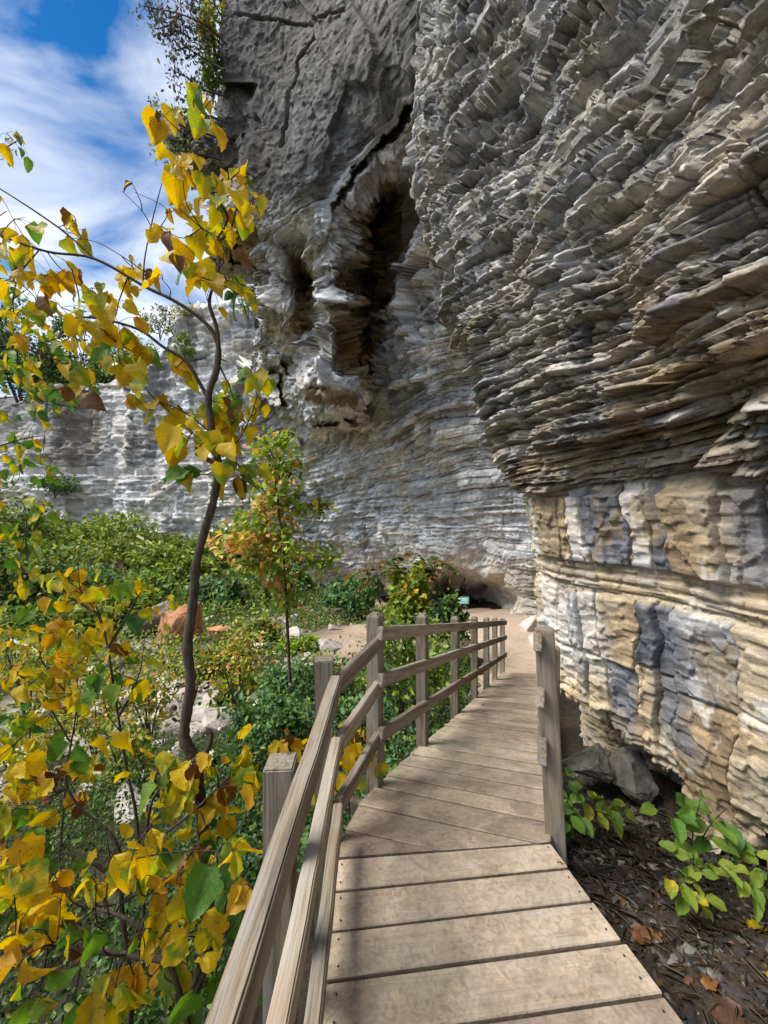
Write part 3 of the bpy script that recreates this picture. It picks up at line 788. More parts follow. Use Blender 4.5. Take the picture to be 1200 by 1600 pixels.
    ribs = sstep(lip - 40, lip + 30, py) * sstep(640, 600, py) * sstep(660, 620, px)
    dd = A * (1 - ribs) + (.75 * Bm + .25 * A) * ribs
    dd = dd + .45 * fm * sstep(lip - 20, lip + 20, py) * sstep(760, 640, py)
    dd = dd * (1 - sof) + (.9 * fm * .6 + .35 * A + .35 * blocky + .25 * fa) * sof
    dd = dd * (1 - smooth) + Cm * smooth
    # prominent cracks on the prow's upper left
    ck = np.minimum.reduce([np.abs(px - np.interp(py, [0, 60, 90, 180, 260], [500, 490, 462, 452, 425]) - 6 * fbm(py * .05, 0 * py, 0 * py, 2, 182)) + 200 * (py > 230),
                            np.abs(py - np.interp(px, [415, 500, 540, 640], [28, 34, 18, -60])) + 200 * (px > 545)])
    dd -= .5 * sstep(3.6, .8, ck) * smooth
    left_block = sstep(0, 1, (415 - px) / 40) * smooth
    dd += .5 * (hash1(np.floor((zw + .3 * blocky) / 2.2).astype(int), 183) - .5) * left_block
    scale = np.clip(y / 20, .45, 2.0)
    zone = (np.abs(step_d.ravel()) > .25) & (py > 200) & (py < 720)
    ft = np.zeros(len(px)); q_ = V[zone]
    ft[zone] = .16 * facets(q_[:, 0] * 1.7, q_[:, 1] * 1.7, q_[:, 2] * 2.6, 581, 1.6)[0] + .30 * facets(q_[:, 0] * .6, q_[:, 1] * .6, q_[:, 2] * .9, 583, 1.6)[0]
    dd = dd + ft
    gr0 = np.abs(np.gradient(step_d, axis=0)) / 1.45; gr1 = np.abs(np.gradient(step_d, axis=1)) / 1.35
    steep = sstep(.12, .30, np.maximum(gr0, gr1))
    for _ in range(3):
        steep[2:-2] = np.maximum.reduce([steep[:-4], steep[2:-2], steep[4:]]); steep[:, 2:-2] = np.maximum.reduce([steep[:, :-4], steep[:, 2:-2], steep[:, 4:]])
    for _ in range(3):
        steep[1:-1] = (steep[:-2] + steep[1:-1] + steep[2:]) / 3; steep[:, 1:-1] = (steep[:, :-2] + steep[:, 1:-1] + steep[:, 2:]) / 3
    dd = dd * (1 - .82 * steep.ravel())
    V2 = V + N * (dd * scale ** .6)[:, None]
    # colour of the stone
    hb = hash1(idm, 191)[:, None]; hf = hash1(idf, 192)[:, None]
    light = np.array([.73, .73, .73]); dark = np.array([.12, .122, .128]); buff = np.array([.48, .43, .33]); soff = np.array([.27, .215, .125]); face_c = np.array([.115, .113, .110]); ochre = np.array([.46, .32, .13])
    cc = light * (.68 + .42 * hb) * (.80 + .36 * hf) * (.85 + .3 * fbi[:, None])
    m = sstep(.05, .4, fbm(s * .18, z * .35, x * .1, 4, 193))[:, None]
    cc = cc * (1 - .2 * m) + np.array([.22, .225, .23]) * .2 * m
    st = sstep(.05, .45, fbm(s * .25 + 3, zw * 2.2, 0 * z, 4, 194))[:, None]
    cc = cc * (1 - .38 * st) + dark * .38 * st
    mb = sstep(.12, .5, fbm(s * .3, z * .5, x * .3, 3, 195))[:, None]
    cc = cc * (1 - .5 * mb) + buff * .5 * mb
    bs_ = sstep(.10, .30, fbm(s * .5 + 2, z * .10, x * .2, 5, 199, .6))[:, None] * .38
    cc = cc * (1 - bs_) + dark * bs_
    near_r = (sstep(15, 11, y) * sstep(-2, 2, x))[:, None]
    cc = cc * (1 - .5 * near_r) + buff * .95 * .5 * near_r
    lowb = (sstep(875, 890, py + 10 * rag) * sstep(600, 680, px))[:, None]
    cc = cc * (1 - .6 * lowb) + buff * 1.05 * .6 * lowb
    sm = smooth[:, None]
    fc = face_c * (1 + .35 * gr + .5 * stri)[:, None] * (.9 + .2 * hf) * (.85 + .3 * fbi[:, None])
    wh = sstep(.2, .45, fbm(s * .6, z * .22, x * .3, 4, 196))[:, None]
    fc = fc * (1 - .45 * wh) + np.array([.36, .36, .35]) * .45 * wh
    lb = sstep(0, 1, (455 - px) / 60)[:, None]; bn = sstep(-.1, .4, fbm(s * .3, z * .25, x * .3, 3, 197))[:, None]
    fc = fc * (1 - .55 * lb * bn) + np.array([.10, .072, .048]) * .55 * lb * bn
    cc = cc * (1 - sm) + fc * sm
    so = np.clip(sof * 1.15, 0, 1)[:, None]
    oc = sstep(0, .4, fbm(s * .4, z * .6, x * .4, 3, 198) - .25 + .5 * np.exp(-((px - 600) ** 2 + (py - 530) ** 2) / 2500.))[:, None]
    sc = soff * (.8 + .4 * hb); sc = sc * (1 - oc) + ochre * oc
    cc = cc * (1 - so) + sc * so
    return V2, grid_faces(nr, nc)[:, ::-1], cc
CLIFF_TAGS.append((alcove_cliff, 'rock_far', 'grey prow with dark scooped overhangs above the pale alcove wall'))

# ---- far wall across the left of the view
def far_cliff():
    xs = np.concatenate([np.linspace(-900, -40, 60), np.linspace(-35, 500, 300)])
    vs_ = np.linspace(0, 1, 260)
    top = np.interp(xs, [-900, -100, 0, 60, 150, 235, 262, 275, 300, 345, 400, 440, 500], [560, 600, 640, 606, 606, 575, 540, 498, 484, 478, 470, 470, 470])
    d0 = np.interp(xs, [-900, -200, 0, 100, 118, 185, 200, 300, 400, 500], [85, 70, 66, 63.5, 65, 65.5, 61, 58.5, 56, 53])
    kk = np.ones(7) / 7; d0 = np.convolve(np.pad(d0, 3, 'edge'), kk, 'valid')
    nr = len(vs_) + 12; nc = len(xs)
    PY = top[None] + (960 - top)[None] * vs_[:, None]
    D = np.repeat(d0[None], len(vs_), 0)
    D = D + 1.6 * sstep(728, 745, PY) * sstep(330, 250, xs)[None] * -1 + 3.0 * sstep(740, 640, PY) * .4
    X = (xs - 600)[None] / F * D; Y = D; Z = CAM_H + (800 - PY) / F * D
    back = np.linspace(1, 0.03, 12)[:, None]
    Xb = X[0][None] + back * (-4.0) * 0; Yb = Y[0][None] + back * 45; Zb = Z[0][None] + back * 7 + 0 * Xb; Xb = Xb + 0 * back
    X = np.concatenate([Xb, X]); Y = np.concatenate([Yb, Y]); Z = np.concatenate([Zb, Z]); PY = np.concatenate([np.repeat(top[None], 12, 0), PY])
    V = np.stack([X, Y, Z], -1).reshape(-1, 3)
    N = grid_normals(V, nr, nc)
    if np.median(N[:, 1]) > 0: N = -N
    x, y, z = V.T; px = np.repeat(xs[None], nr, 0).ravel(); py = PY.ravel()
    s = x
    zw = z + .6 * fbm(s * .08, z * .05, 0 * z, 3, 261)
    big, jb, idb, tb = Beds(-30, 70, 1.2, 3.4, 271)(zw, s, 4, 12, .07)
    med, jm, idm, tm = Beds(-30, 70, .4, 1.1, 272)(zw + .1 * fbm(s, z, 0 * z, 2, 264), s + .3 * fbm(s, z, 0 * z, 2, 265), 1.5, 5, .16)
    rag = fbm(s * .35, z * .7, y * .3, 4, 268)
    colm = fbm(s * .28, z * .03, 0 * z, 4, 269)
    upz = sstep(742, 728, py); ff, ffi = facets(s * .22, z * .16, y * .2, 561, 1.5); fg, fgi = facets(s * .8, z * 1.3, y * .5, 563, 1.5)
    dd = (.8 * (big - .5) + .45 * (med - .5) - .2 * jb - .12 * jm + .35 * rag) * (.75 + .25 * (1 - upz)) + (.45 * colm + .4 * rag) * upz + .5 * ff * (.4 + .6 * upz) + .12 * fg - .08 * jm
    dd -= 1.1 * sstep(5, 1, np.abs(py - 737 - 3 * fbm(px * .02, 0 * px, 0 * px, 3, 270)))
    V2 = V + N * dd[:, None]
    light = np.array([.62, .615, .61]); dark = np.array([.13, .135, .14]); brown = np.array([.16, .125, .095])
    hb = hash1(idm, 291)[:, None]
    cc = light * (.70 + .4 * hb) * (.85 + .3 * ffi[:, None]) * (.75 + .5 * fgi[:, None])
    strk = (sstep(.02, .25, fbm(s * .40, z * .05 + .05 * s, 0 * z, 6, 292, .6)) * (.25 + .75 * upz))[:, None]
    cc = cc * (1 - .75 * strk) + dark * .75 * strk
    br = (np.exp(-((px - 110) / 55) ** 2) * upz)[:, None]
    cc = cc * (1 - .8 * br) + brown * .8 * br
    bf = sstep(.15, .5, fbm(s * .2, z * .2, 0 * z, 3, 293))[:, None]
    cc = cc * (1 - .4 * bf) + np.array([.45, .38, .27]) * .4 * bf
    return V2, grid_faces(nr, nc), cc
CLIFF_TAGS.append((far_cliff, 'rock_far', 'distant pale cliff wall with dark vertical streaks across the valley'))
from concurrent.futures import ThreadPoolExecutor
with ThreadPoolExecutor(3) as ex:
    jobs = [ex.submit(f_) for f_, _, _ in CLIFF_TAGS]
for jb_, (_, mt_, lab_) in zip(jobs, CLIFF_TAGS):
    tag(link('cliff', np_mesh('cliff', *jb_.result()), None, M[mt_]), lab_, None, None, 'structure')

# unseen cap over the clifftops, added to block light from behind
def plateau_light_block():
    pts = [(9, -40), (6.5, -6), (4.6, 2), (2.2, 9), (-3, 14), (-9, 22), (-4, 34), (-14, 52), (-30, 70), (-60, 84), (-80, 140), (200, 140), (200, -40)]
    V = []; top = 31
    for x, y in pts: V.append((x, y, top))
    for x, y in pts: V.append((x, y, top - 1.5))
    n = len(pts)
    me = bpy.data.meshes.new('plateau_light_block')
    me.from_pydata(V, [], [list(range(n)), list(range(2 * n - 1, n - 1, -1))] + [[i, i + n, (i + 1) % n + n, (i + 1) % n] for i in range(n)])
    return me
t = NT('light_block_turf'); M['turf'] = t.finish(t.bsdf(t.ramp(t.noise(t.pos(), 1.5, 5), [(0.3, (0.03, 0.045, 0.015)), (0.7, (0.09, 0.08, 0.035))]), 0.95))
tag(link('plateau_light_block', plateau_light_block(), None, M['turf']), kind='structure')

# ------------------------------------------------------------------ boardwalk
bridge = empty('wooden_boardwalk', (0.3, 1.8, 0))
tag(bridge, 'weathered timber boardwalk with three-rail fence, bending and sloping down beside the cliff', 'boardwalk')
B0 = Vector(bridge.location)

def prism_object(name, parent, origin, pts_top, thick, mat, axis_x=None, bev=0.004, ploc=None):
    """board with a polygon top (world points), hung below it"""
    o3 = Vector(origin)
    ax = Vector((axis_x[0], axis_x[1], 0)).normalized(); ay = Vector((-ax.y, ax.x, 0))
    bm = bmesh.new()
    loc = [Vector(((p - o3).dot(ax), (p - o3).dot(ay), p.z - o3.z)) for p in pts_top]
    tv = [bm.verts.new(p) for p in loc]; bv = [bm.verts.new(p - Vector((0, 0, thick))) for p in loc]
    n = len(tv)
    bm.faces.new(tv); bm.faces.new(bv[::-1])
    for i in range(n): bm.faces.new((tv[i], bv[i], bv[(i + 1) % n], tv[(i + 1) % n]))
    bmesh.ops.recalc_face_normals(bm, faces=bm.faces)
    if bev: bmesh.ops.bevel(bm, geom=list(bm.edges), offset=bev, segments=1, affect='EDGES')
    me = bpy.data.meshes.new(name); bm.to_mesh(me); bm.free()
    me.materials.append(mat)
    ob = bpy.data.objects.new(name, me); col.objects.link(ob)
    ob.parent = parent; ob.location = o3 - (ploc if ploc is not None else Vector(parent.location))
    ob.rotation_euler = (0, 0, math.atan2(ax.y, ax.x))
    return ob

SL = 0.2875
def deck_plane(x, y):
    a = (x - 600) / F; b = (800 - y) / F
    Y = -1.0868 / (b + .28647 * (1 - .0846 * a))
    return Vector((a * Y, Y, CAM_H + b * Y))
def deck_z(X, Y): return -SL * ((Y - 1.774) - .0846 * (X + .204)) / 1.0036 if (Y - 1.774) - .0846 * (X + .204) > 0 else 0.0

def inset(a, b, g):   # shift the segment a-b ... sideways by g towards +Y
    return (a + Vector((0, g, 0)), b + Vector((0, g, 0)))
GAP = 0.0062
planks = []
Lk = []; Rk = []
yl, yr = 1.774, 1.86
steps_r = [0, .133, .145, .149, .158] + [.155] * 12
for k in range(15):
    if k: yl -= .155; yr -= steps_r[k] if k < len(steps_r) else .155
    Lk.append(Vector((-.204 + .066 * (1.774 - yl) - .02, yl, 0))); Rk.append(Vector((.812 + .194 * (1.86 - yr), yr, 0)))
def add_plank(top):
    c = sum(top, Vector()) / len(top)
    ax = top[1] - top[0]
    jz = random.uniform(-.002, .002)
    top = [p + Vector((0, 0, jz + random.uniform(-.0012, .0012))) for p in top]
    ob = prism_object('plank', bridge, c, top, .038, M['plank'], (ax.x, ax.y))
    planks.append(ob); return ob
for k in range(14):
    a, b = inset(Lk[k + 1], Rk[k + 1], GAP); d, c = inset(Lk[k], Rk[k], -GAP)
    e1 = random.uniform(-.008, .008); e2 = random.uniform(-.01, .008)
    add_plank([a + Vector((e1, 0, 0)), b + Vector((e2, 0, 0)), c + Vector((e2, 0, 0)), d + Vector((e1, 0, 0))])
LP = [(540,1296),(560,1257),(585,1228),(605,1211),(625,1193),(643,1178),(658,1164),(673,1152),(683,1143),(697,1133)]
RP = [None,(837,1317),(861,1286),(861,1260),(860,1235),(858,1213),(857,1197),(855,1178),(853,1167),(853,1157)]
l2 = [deck_plane(*p) for p in LP]; r2 = [deck_plane(*p) if p else None for p in RP]
JL, JR = Lk[0], Rk[0]
def on_joint(x): f = (x - JL.x) / (JR.x - JL.x); return JL.lerp(JR, f) + Vector((0, GAP, 0))
j0 = on_joint((683 - 600) / F * 1.84); j1 = on_joint((837 - 600) / F * 1.86)
G = Vector((0, .0085, 0))
add_plank([JL + G + Vector((.004, 0, 0)), j0 - Vector((.012, 0, 0)), l2[0] - G])
add_plank([l2[0] + G, j0 + Vector((.012, 0, 0)), j1 - Vector((.012, 0, 0)), l2[1] - G])
add_plank([l2[1] + G, j1 + Vector((.012, 0, 0)), JR + G, r2[2] - G, l2[2] - G])
le, re_ = deck_plane(786, 1050), deck_plane(846, 1052)
nrest = int(round((le - l2[-1]).length / .185))
for i in range(1, nrest + 1):
    l2.append(l2[9].lerp(le, i / nrest)); r2.append(r2[9].lerp(re_, i / nrest))
for k in range(2, len(l2) - 1):
    e1 = Vector((random.uniform(-.012, .006), 0, 0)); e2 = Vector((random.uniform(-.006, .01), 0, 0))
    add_plank([l2[k] + G + e1, r2[k] + G + e2, r2[k + 1] - G + e2, l2[k + 1] - G + e1])
# nail heads on the nearer boards
t = NT('nail_iron'); M['nail'] = t.finish(t.bsdf((0.03, 0.025, 0.022), 0.6))
bm = bmesh.new(); bmesh.ops.create_cone(bm, segments=7, radius1=.0034, radius2=.003, depth=.003, cap_ends=True); nail_me = bpy.data.meshes.new('nail'); bm.to_mesh(nail_me); bm.free(); nail_me.materials.append(M['nail'])
for k in range(0, 5):
    a, b, c, d = Lk[k + 1], Rk[k + 1], Rk[k], Lk[k]
    o3 = planks[k]
    for fx in (.03, .965):
        for fy in (.25, .75):
            q = (a.lerp(b, fx + random.uniform(-.006, .006))).lerp(d.lerp(c, fx), fy + random.uniform(-.05, .05))
            nb = bpy.data.objects.new('nail', nail_me); col.objects.link(nb); nb.parent = o3
            w = q - (Vector(o3.location) + B0); an = o3.rotation_euler.z
            nb.location = (w.x * math.cos(an) + w.y * math.sin(an), -w.x * math.sin(an) + w.y * math.cos(an), .0035 - (o3.location.z + B0.z) + q.z)

# fence
fence = empty('railing'); fence.parent = bridge
def bar(name, a, b, thick, height, mat, parent=fence, bev=.005, wob=.0):
    """rail whose upper centre line runs from a to b"""
    a = Vector(a); b = Vector(b); d = b - a; L = d.length; y = d.normalized()
    x = Vector((y.y, -y.x, 0)).normalized(); z = x.cross(y)
    bm = bmesh.new()
    ns = max(2, int(L / .12))
    rings = []
    for i in range(ns + 1):
        f = i / ns; rr = []
        jx = random.uniform(-wob, wob); jz = random.uniform(-wob, wob)
        for sx, sz in ((-.5, 0), (.5, 0), (.5, -1), (-.5, -1)):
            rr.append(bm.verts.new((sx * thick + jx, (f - .5) * L, sz * height + height * .5 + jz)))
        rings.append(rr)
    for i in range(ns):
        for k in range(4): bm.faces.new((rings[i][k], rings[i + 1][k], rings[i + 1][(k + 1) % 4], rings[i][(k + 1) % 4]))
    bm.faces.new(rings[0][::-1]); bm.faces.new(rings[-1])
    bmesh.ops.recalc_face_normals(bm, faces=bm.faces)
    ed = [e for e in bm.edges if len(e.link_faces) == 2 and e.link_faces[0].normal.dot(e.link_faces[1].normal) < .5]
    if bev: bmesh.ops.bevel(bm, geom=ed, offset=bev, segments=2, affect='EDGES')
    me = bpy.data.meshes.new(name); bm.to_mesh(me); bm.free(); me.materials.append(mat)
    ob = bpy.data.objects.new(name, me); col.objects.link(ob); ob.parent = parent
    m = Matrix((x, y, z)).transposed().to_4x4(); m.translation = (a + b) / 2 - z * height * .5 - B0
    ob.matrix_basis = m
    return ob
def post(x, y, z0, z1, ang, w=.092, lean=(0, 0), cap='flat', parent=fence):
    bm = bmesh.new(); hgt = z1 - z0; rings = []
    ns = 8
    for i in range(ns + 1):
        f = i / ns
        rings.append([bm.verts.new((sx * w * .5 + random.uniform(-.001, .001), sy * w * .5 + random.uniform(-.001, .001), f * hgt)) for sx, sy in ((-1, -1), (1, -1), (1, 1), (-1, 1))])
    for i in range(ns):
        for k in range(4): bm.faces.new((rings[i][k], rings[i][(k + 1) % 4], rings[i + 1][(k + 1) % 4], rings[i + 1][k]))
    bm.faces.new(rings[0][::-1])
    if cap == 'cham':
        tr = [bm.verts.new((sx * w * .24, sy * w * .24, hgt + w * .24)) for sx, sy in ((-1, -1), (1, -1), (1, 1), (-1, 1))]
        for k in range(4): bm.faces.new((rings[-1][k], rings[-1][(k + 1) % 4], tr[(k + 1) % 4], tr[k]))
        bm.faces.new(tr)
    else: bm.faces.new(rings[-1])
    bmesh.ops.recalc_face_normals(bm, faces=bm.faces)
    ed = [e for e in bm.edges if len(e.link_faces) == 2 and e.link_faces[0].normal.dot(e.link_faces[1].normal) < .5]
    bmesh.ops.bevel(bm, geom=ed, offset=.005, segments=2, affect='EDGES')
    me = bpy.data.meshes.new('post'); bm.to_mesh(me); bm.free(); me.materials.append(M['post'])
    ob = bpy.data.objects.new('post', me); col.objects.link(ob); ob.parent = parent
    ob.location = Vector((x, y, z0)) - B0; ob.rotation_euler = (lean[0], lean[1], ang)
    return ob
RT, RH = .042, .088
# near stretch
post(-.332, 1.235, -.75, .80, R(3))
post(-.300, 1.93, -.95, .865, R(8))
bar('rail', (-.262, .30, .80), (-.236, 1.885, .80), .05, .095, M['rail'], wob=.002)
bar('rail', (-.232, .30, .505), (-.232, 1.885, .50), .048, .09, M['rail'], wob=.002)
bar('rail', (-.178, .30, .20), (-.222, 1.86, .195), .046, .09, M['rail'], wob=.002)
# the bend
pb = [deck_plane(586, 1225), deck_plane(660, 1163), deck_plane(711, 1113), deck_plane(741, 1090), deck_plane(760, 1073), deck_plane(773, 1062), deck_plane(785, 1050)]
dirv = Vector((.41, .912, 0)); perp = Vector((.912, -.41, 0))
hts = [1.13, 1.13, 1.11, 1.11, 1.10, 1.10, 1.10]
for i, (q, hh) in enumerate(zip(pb, hts)):
    post(q.x, q.y, q.z - 1.0, q.z + hh, math.atan2(perp.y, perp.x) + R(random.uniform(-2, 2)), .09 if i < 3 else .085, cap='cham' if i != 6 else 'flat')
e0 = pb[0] + perp * .07
for zt, zb_ in ((.80, .775), (.50, .49), (.195, .15)):
    a = Vector((-.228, 1.905, zt - .004)); b = Vector((e0.x - .01, e0.y + .10, zb_))
    a = a + Vector((.005, 0, 0)); bar('rail', a, b, RT, .085, M['rail'], wob=.0015)
for hgt in (1.068, .763, .41):
    a = pb[0] - dirv * .06 + perp * .068; a.z = pb[0].z + hgt + SL * .05
    m = pb[2] + perp * .066 + dirv * .03; m.z = pb[2].z + hgt - .01
    b = pb[6] + perp * .066 + dirv * .05; b.z = pb[6].z + hgt - .01
    bar('rail', a, m, RT, RH, M['rail'], wob=.0015)
    m2 = m + (b - m).normalized() * .006
    bar('rail', m2, b, RT, RH, M['rail'], wob=.0015)
for hgt in (1.068, .763, .41):
    for q in pb:
        for dz in (-.022, -.062):
            c = q + perp * .0885 + Vector((random.uniform(-.01, .01) * dirv.x, random.uniform(-.01, .01), hgt + dz - .005))
            sc_ = bpy.data.objects.new('screw', nail_me); col.objects.link(sc_); sc_.parent = fence; sc_.location = c - B0; sc_.rotation_euler = (R(90), 0, math.atan2(perp.y, perp.x) + R(90)); sc_.scale = (1.3, 1.3, 1)
# right-hand side
rdir = (re_ - JR).normalized(); rh = Vector((rdir.x, rdir.y, 0)).normalized(); rperp = Vector((rh.y, -rh.x, 0))
post(.905, 1.945, -.7, 1.0, R(-22), .094, lean=(0, R(-2.9)))
q = Vector((.872, 1.93, 0)) + rh * 1.15; post(q.x + .02, q.y, -1.2, deck_z(q.x, q.y) + .86, R(-22), .094)
for zt in (1.0, .725, .475):
    a = Vector((.762 + .045 * (1 - zt), 1.905, zt)); b = a + rh * 1.35; b.z = zt + deck_z(b.x, b.y)
    bar('rail', a, b, RT, RH if zt > .6 else .12, M['rail'], wob=.0015)
# bearers under the boards
for f in (.06, .94):
    a = Lk[12].lerp(Rk[12], f) - Vector((0, 0, .042)); b = JL.lerp(JR, f) - Vector((0, 0, .042))
    bar('bearer', a, b, .045, .14, M['rail'], bridge)
    a2 = b; b2 = le.lerp(re_, f) - Vector((0, 0, .042))
    bar('bearer', a2 + Vector((0, .01, -.004)), b2, .045, .14, M['rail'], bridge)
q = deck_plane(572, 1240)
bar('bearer', q + Vector((-.10, .0, -.03)), q + Vector((.30, -.10, -.05)), .05, .075, M['rail'], bridge)

# ------------------------------------------------------------------ leaves
def leaf_mesh(kind, seed):
    g = np.random.default_rng(seed)
    nv, nu = 11, 7
    tv = np.linspace(0, 1, nv); uu = np.linspace(-1, 1, nu)
    V = []; UV = []
    fold = g.uniform(.15, .9); curl = g.uniform(-.9, .3); roll = g.uniform(-.25, .25); ph = g.uniform(0, 6)
    for i, tt in enumerate(tv):
        if kind == 'heart': w = .47 * (math.sin(math.pi * tt ** .62)) ** .62 * (1 - .35 * tt ** 3) if 0 < tt < 1 else .0
        elif kind == 'oval': w = .31 * math.sin(math.pi * tt ** .85) ** .8 if 0 < tt < 1 else 0
        elif kind == 'lobed': w = [0, .24, .40, .34, .24, .44, .36, .26, .22, .10, 0][i]
        else: w = .40 * math.sin(math.pi * tt ** .7) ** .7 * g.uniform(.55, 1.1) if 0 < tt < 1 else 0
        for k, u in enumerate(uu):
            e = (1 + g.uniform(-.13, .10)) if abs(u) == 1 else 1
            x = u * w * e
            y = tt + (-.10 * abs(u) if (i == 1 and kind == 'heart') else 0) + (g.uniform(-.03, .03) if abs(u) == 1 else 0)
            z = fold * abs(x) * .9 + curl * tt * tt * .7 + roll * u * w + .05 * math.sin(tt * 9 + ph + u * 2) * abs(u) + g.uniform(-.012, .012)
            V.append((x, y, z)); UV.append((u * .5 + .5, tt))
    f = grid_faces(nv, nu)
    me = np_mesh('leaf', V, f, None, True)
    uvl = me.uv_layers.new(name='UVMap')
    UV = np.array(UV, np.float32)
    uvl.data.foreach_set('uv', UV[f.ravel()].ravel())
    return me
LEAF = {}
def leaf_proto(kind, v, mat):
    k = (kind, v, mat)
    if k not in LEAF:
        me = leaf_mesh(kind, hash((kind == 'heart', kind == 'oval', kind == 'lobed', v)) % 9973 + v * 31)
        me.materials.append(M[mat]); LEAF[k] = me
    return LEAF[k]
def rv(): 
    while True:
        v = Vector((random.uniform(-1, 1), random.uniform(-1, 1), random.uniform(-1, 1)))
        if .01 < v.length < 1: return v.normalized()
def leaf_at(parent, ploc, base, dirn, normal, size, mat, kind=None, name='leaf'):
    kind = kind or random.choice(['heart', 'heart', 'ragged', 'oval', 'lobed'] if size > .15 else ['heart', 'heart', 'heart', 'ragged', 'oval'])
    me = leaf_proto(kind, random.randrange(5), mat)
    y = dirn.normalized(); x = y.cross(normal).normalized(); z = x.cross(y)
    m = Matrix((x * size, y * size, z * size)).transposed().to_4x4(); m.translation = base - ploc
    o = bpy.data.objects.new(name, me); col.objects.link(o)
    if parent is not None: o.parent = parent
    o.matrix_basis = m
    return o

def smooth_line(pts, per=6):
    out = []
    n = len(pts)
    for i in range(n - 1):
        p0 = pts[max(i - 1, 0)]; p1 = pts[i]; p2 = pts[i + 1]; p3 = pts[min(i + 2, n - 1)]
        for k in range(per):
            t_ = k / per
            out.append(.5 * ((2 * p1) + (p2 - p0) * t_ + (2 * p0 - 5 * p1 + 4 * p2 - p3) * t_ * t_ + (3 * p1 - p0 - 3 * p2 + p3) * t_ ** 3))
    out.append(pts[-1]); return out
class Tubes:
    def __init__(self): self.v = []; self.f = []
    def add(self, pts, r0, r1, sides=7, per=6, wob=.08):
        pts = [Vector(p) for p in pts]
        pl = smooth_line(pts, per) if per > 1 else pts
        n = len(pl); base = len(self.v)
        for i, q in enumerate(pl):
            t_ = (pl[min(i + 1, n - 1)] - pl[max(i - 1, 0)]).normalized()
            a = t_.orthogonal().normalized() if abs(t_.y) > .9 else t_.cross(Vector((0, 1, 0))).normalized(); b = t_.cross(a)
            r = (r0 + (r1 - r0) * i / (n - 1)) * random.uniform(1 - wob, 1 + wob)
            for k in range(sides):
                an = 2 * math.pi * k / sides
                self.v.append(tuple(q + (a * math.cos(an) + b * math.sin(an)) * r))
        for i in range(n - 1):
            for k in range(sides):
                self.f.append((base + i * sides + k, base + i * sides + (k + 1) % sides, base + (i + 1) * sides + (k + 1) % sides, base + (i + 1) * sides + k))
    def build(self, name, mat, parent, ploc):
        me = np_mesh(name, np.array(self.v) - np.array(ploc), self.f, None, True); me.materials.append(mat)
        return link(name, me, parent)

def px_branch(pts, d):   # (x, y) pixels with one distance, or (x, y, d)
    return [P(*(p if len(p) == 3 else (*p, d))) for p in pts]
MIX = {'Y': ['leaf_yellow'] * 9 + ['leaf_amber'] * 3 + ['leaf_lime'] * 3 + ['leaf_brown'], 'G': ['leaf_green'] * 4 + ['leaf_lime'] * 2, 'L': ['leaf_lime'] * 3 + ['leaf_yellow'] * 2 + ['leaf_green'], 'B': ['leaf_brown'] * 2 + ['leaf_yellow'] * 2,
       'M': ['leaf_yellow'] * 6 + ['leaf_lime'] * 4 + ['leaf_green'] * 3 + ['leaf_brown'] * 0, 'D': ['leaf_green'] * 4 + ['leaf_lime'] + ['leaf_yellow']}
def cluster_leaves(parent, ploc, tubes, branches, clusters, d, dj=.18, kind=None, petr=.0016, extra=1):
    samples = [q for b in branches for q in b]
    for (x, y, n, sp, sz, mix) in clusters:
        c = P(x, y, d + random.uniform(-dj, dj))
        near = min(samples, key=lambda q: (q - c).length)
        mid = near.lerp(c, .55) + rv() * .03
        up = c + Vector((0, 0, sz * .25 / F * d))
        tubes.add([near, mid, up], .0035, .0016, 5, 4)
        for i in range(n + extra):
            off = Vector((random.gauss(0, 1) * sp, random.gauss(0, .8) * sp * 1.2, random.gauss(0, 1) * sp)) / F * d * .95
            b = up + off
            s = min(sz / F * d, .17) * random.uniform(.42, .92)
            dirn = Vector((off.x * 1.2, off.y * .4, 0))
            if dirn.length > 1e-4: dirn.normalize()
            dirn = dirn * random.uniform(.1, .7) + Vector((random.uniform(-.35, .35), random.uniform(-.35, .35), -random.uniform(.45, 1.0)))
            nrm = Vector((random.uniform(-.7, .7), -random.uniform(.2, 1.0), random.uniform(-.1, .8)))
            tubes.add([up, up.lerp(b, .5) + Vector((0, 0, .012)), b], petr, petr * .8, 4, 2)
            leaf_at(parent, ploc, b - dirn.normalized() * s * .06, dirn, nrm, s, random.choice(MIX[mix]), kind)

# ---- the young tree in front of the view
D1 = 2.2
tree = empty('young_tree', (P(330, 1500, D1).x, D1, ground_z(P(330, 1500, D1).x, D1)))
TL = Vector(tree.location)
tag(tree, 'slender young tree with yellowing heart-shaped leaves beyond the near railing', 'tree')
trunk_px = [(330,1560),(326,1450),(320,1340),(312,1240),(302,1185),(288,1152),(293,1105),(298,1060),(293,1010),(303,930),(306,885),(318,835),(333,785),(341,730),(333,685),(326,620),(338,580),(342,545)]
tk = Tubes(); tk.add([TL + Vector((.02, 0, -.05))] + px_branch(trunk_px, D1), .036, .017, 10, 9, .11)
stub = px_branch([(300,1190),(322,1175),(330,1150),(322,1140)], D1 - .02); tk.add(stub, .018, .012, 7)
lowstem = px_branch([(303,1195),(305,1230),(311,1290),(316,1335)], D1 - .04); tk.add(lowstem, .014, .011, 7)
tk.build('trunk', M['bark'], tree, TL)
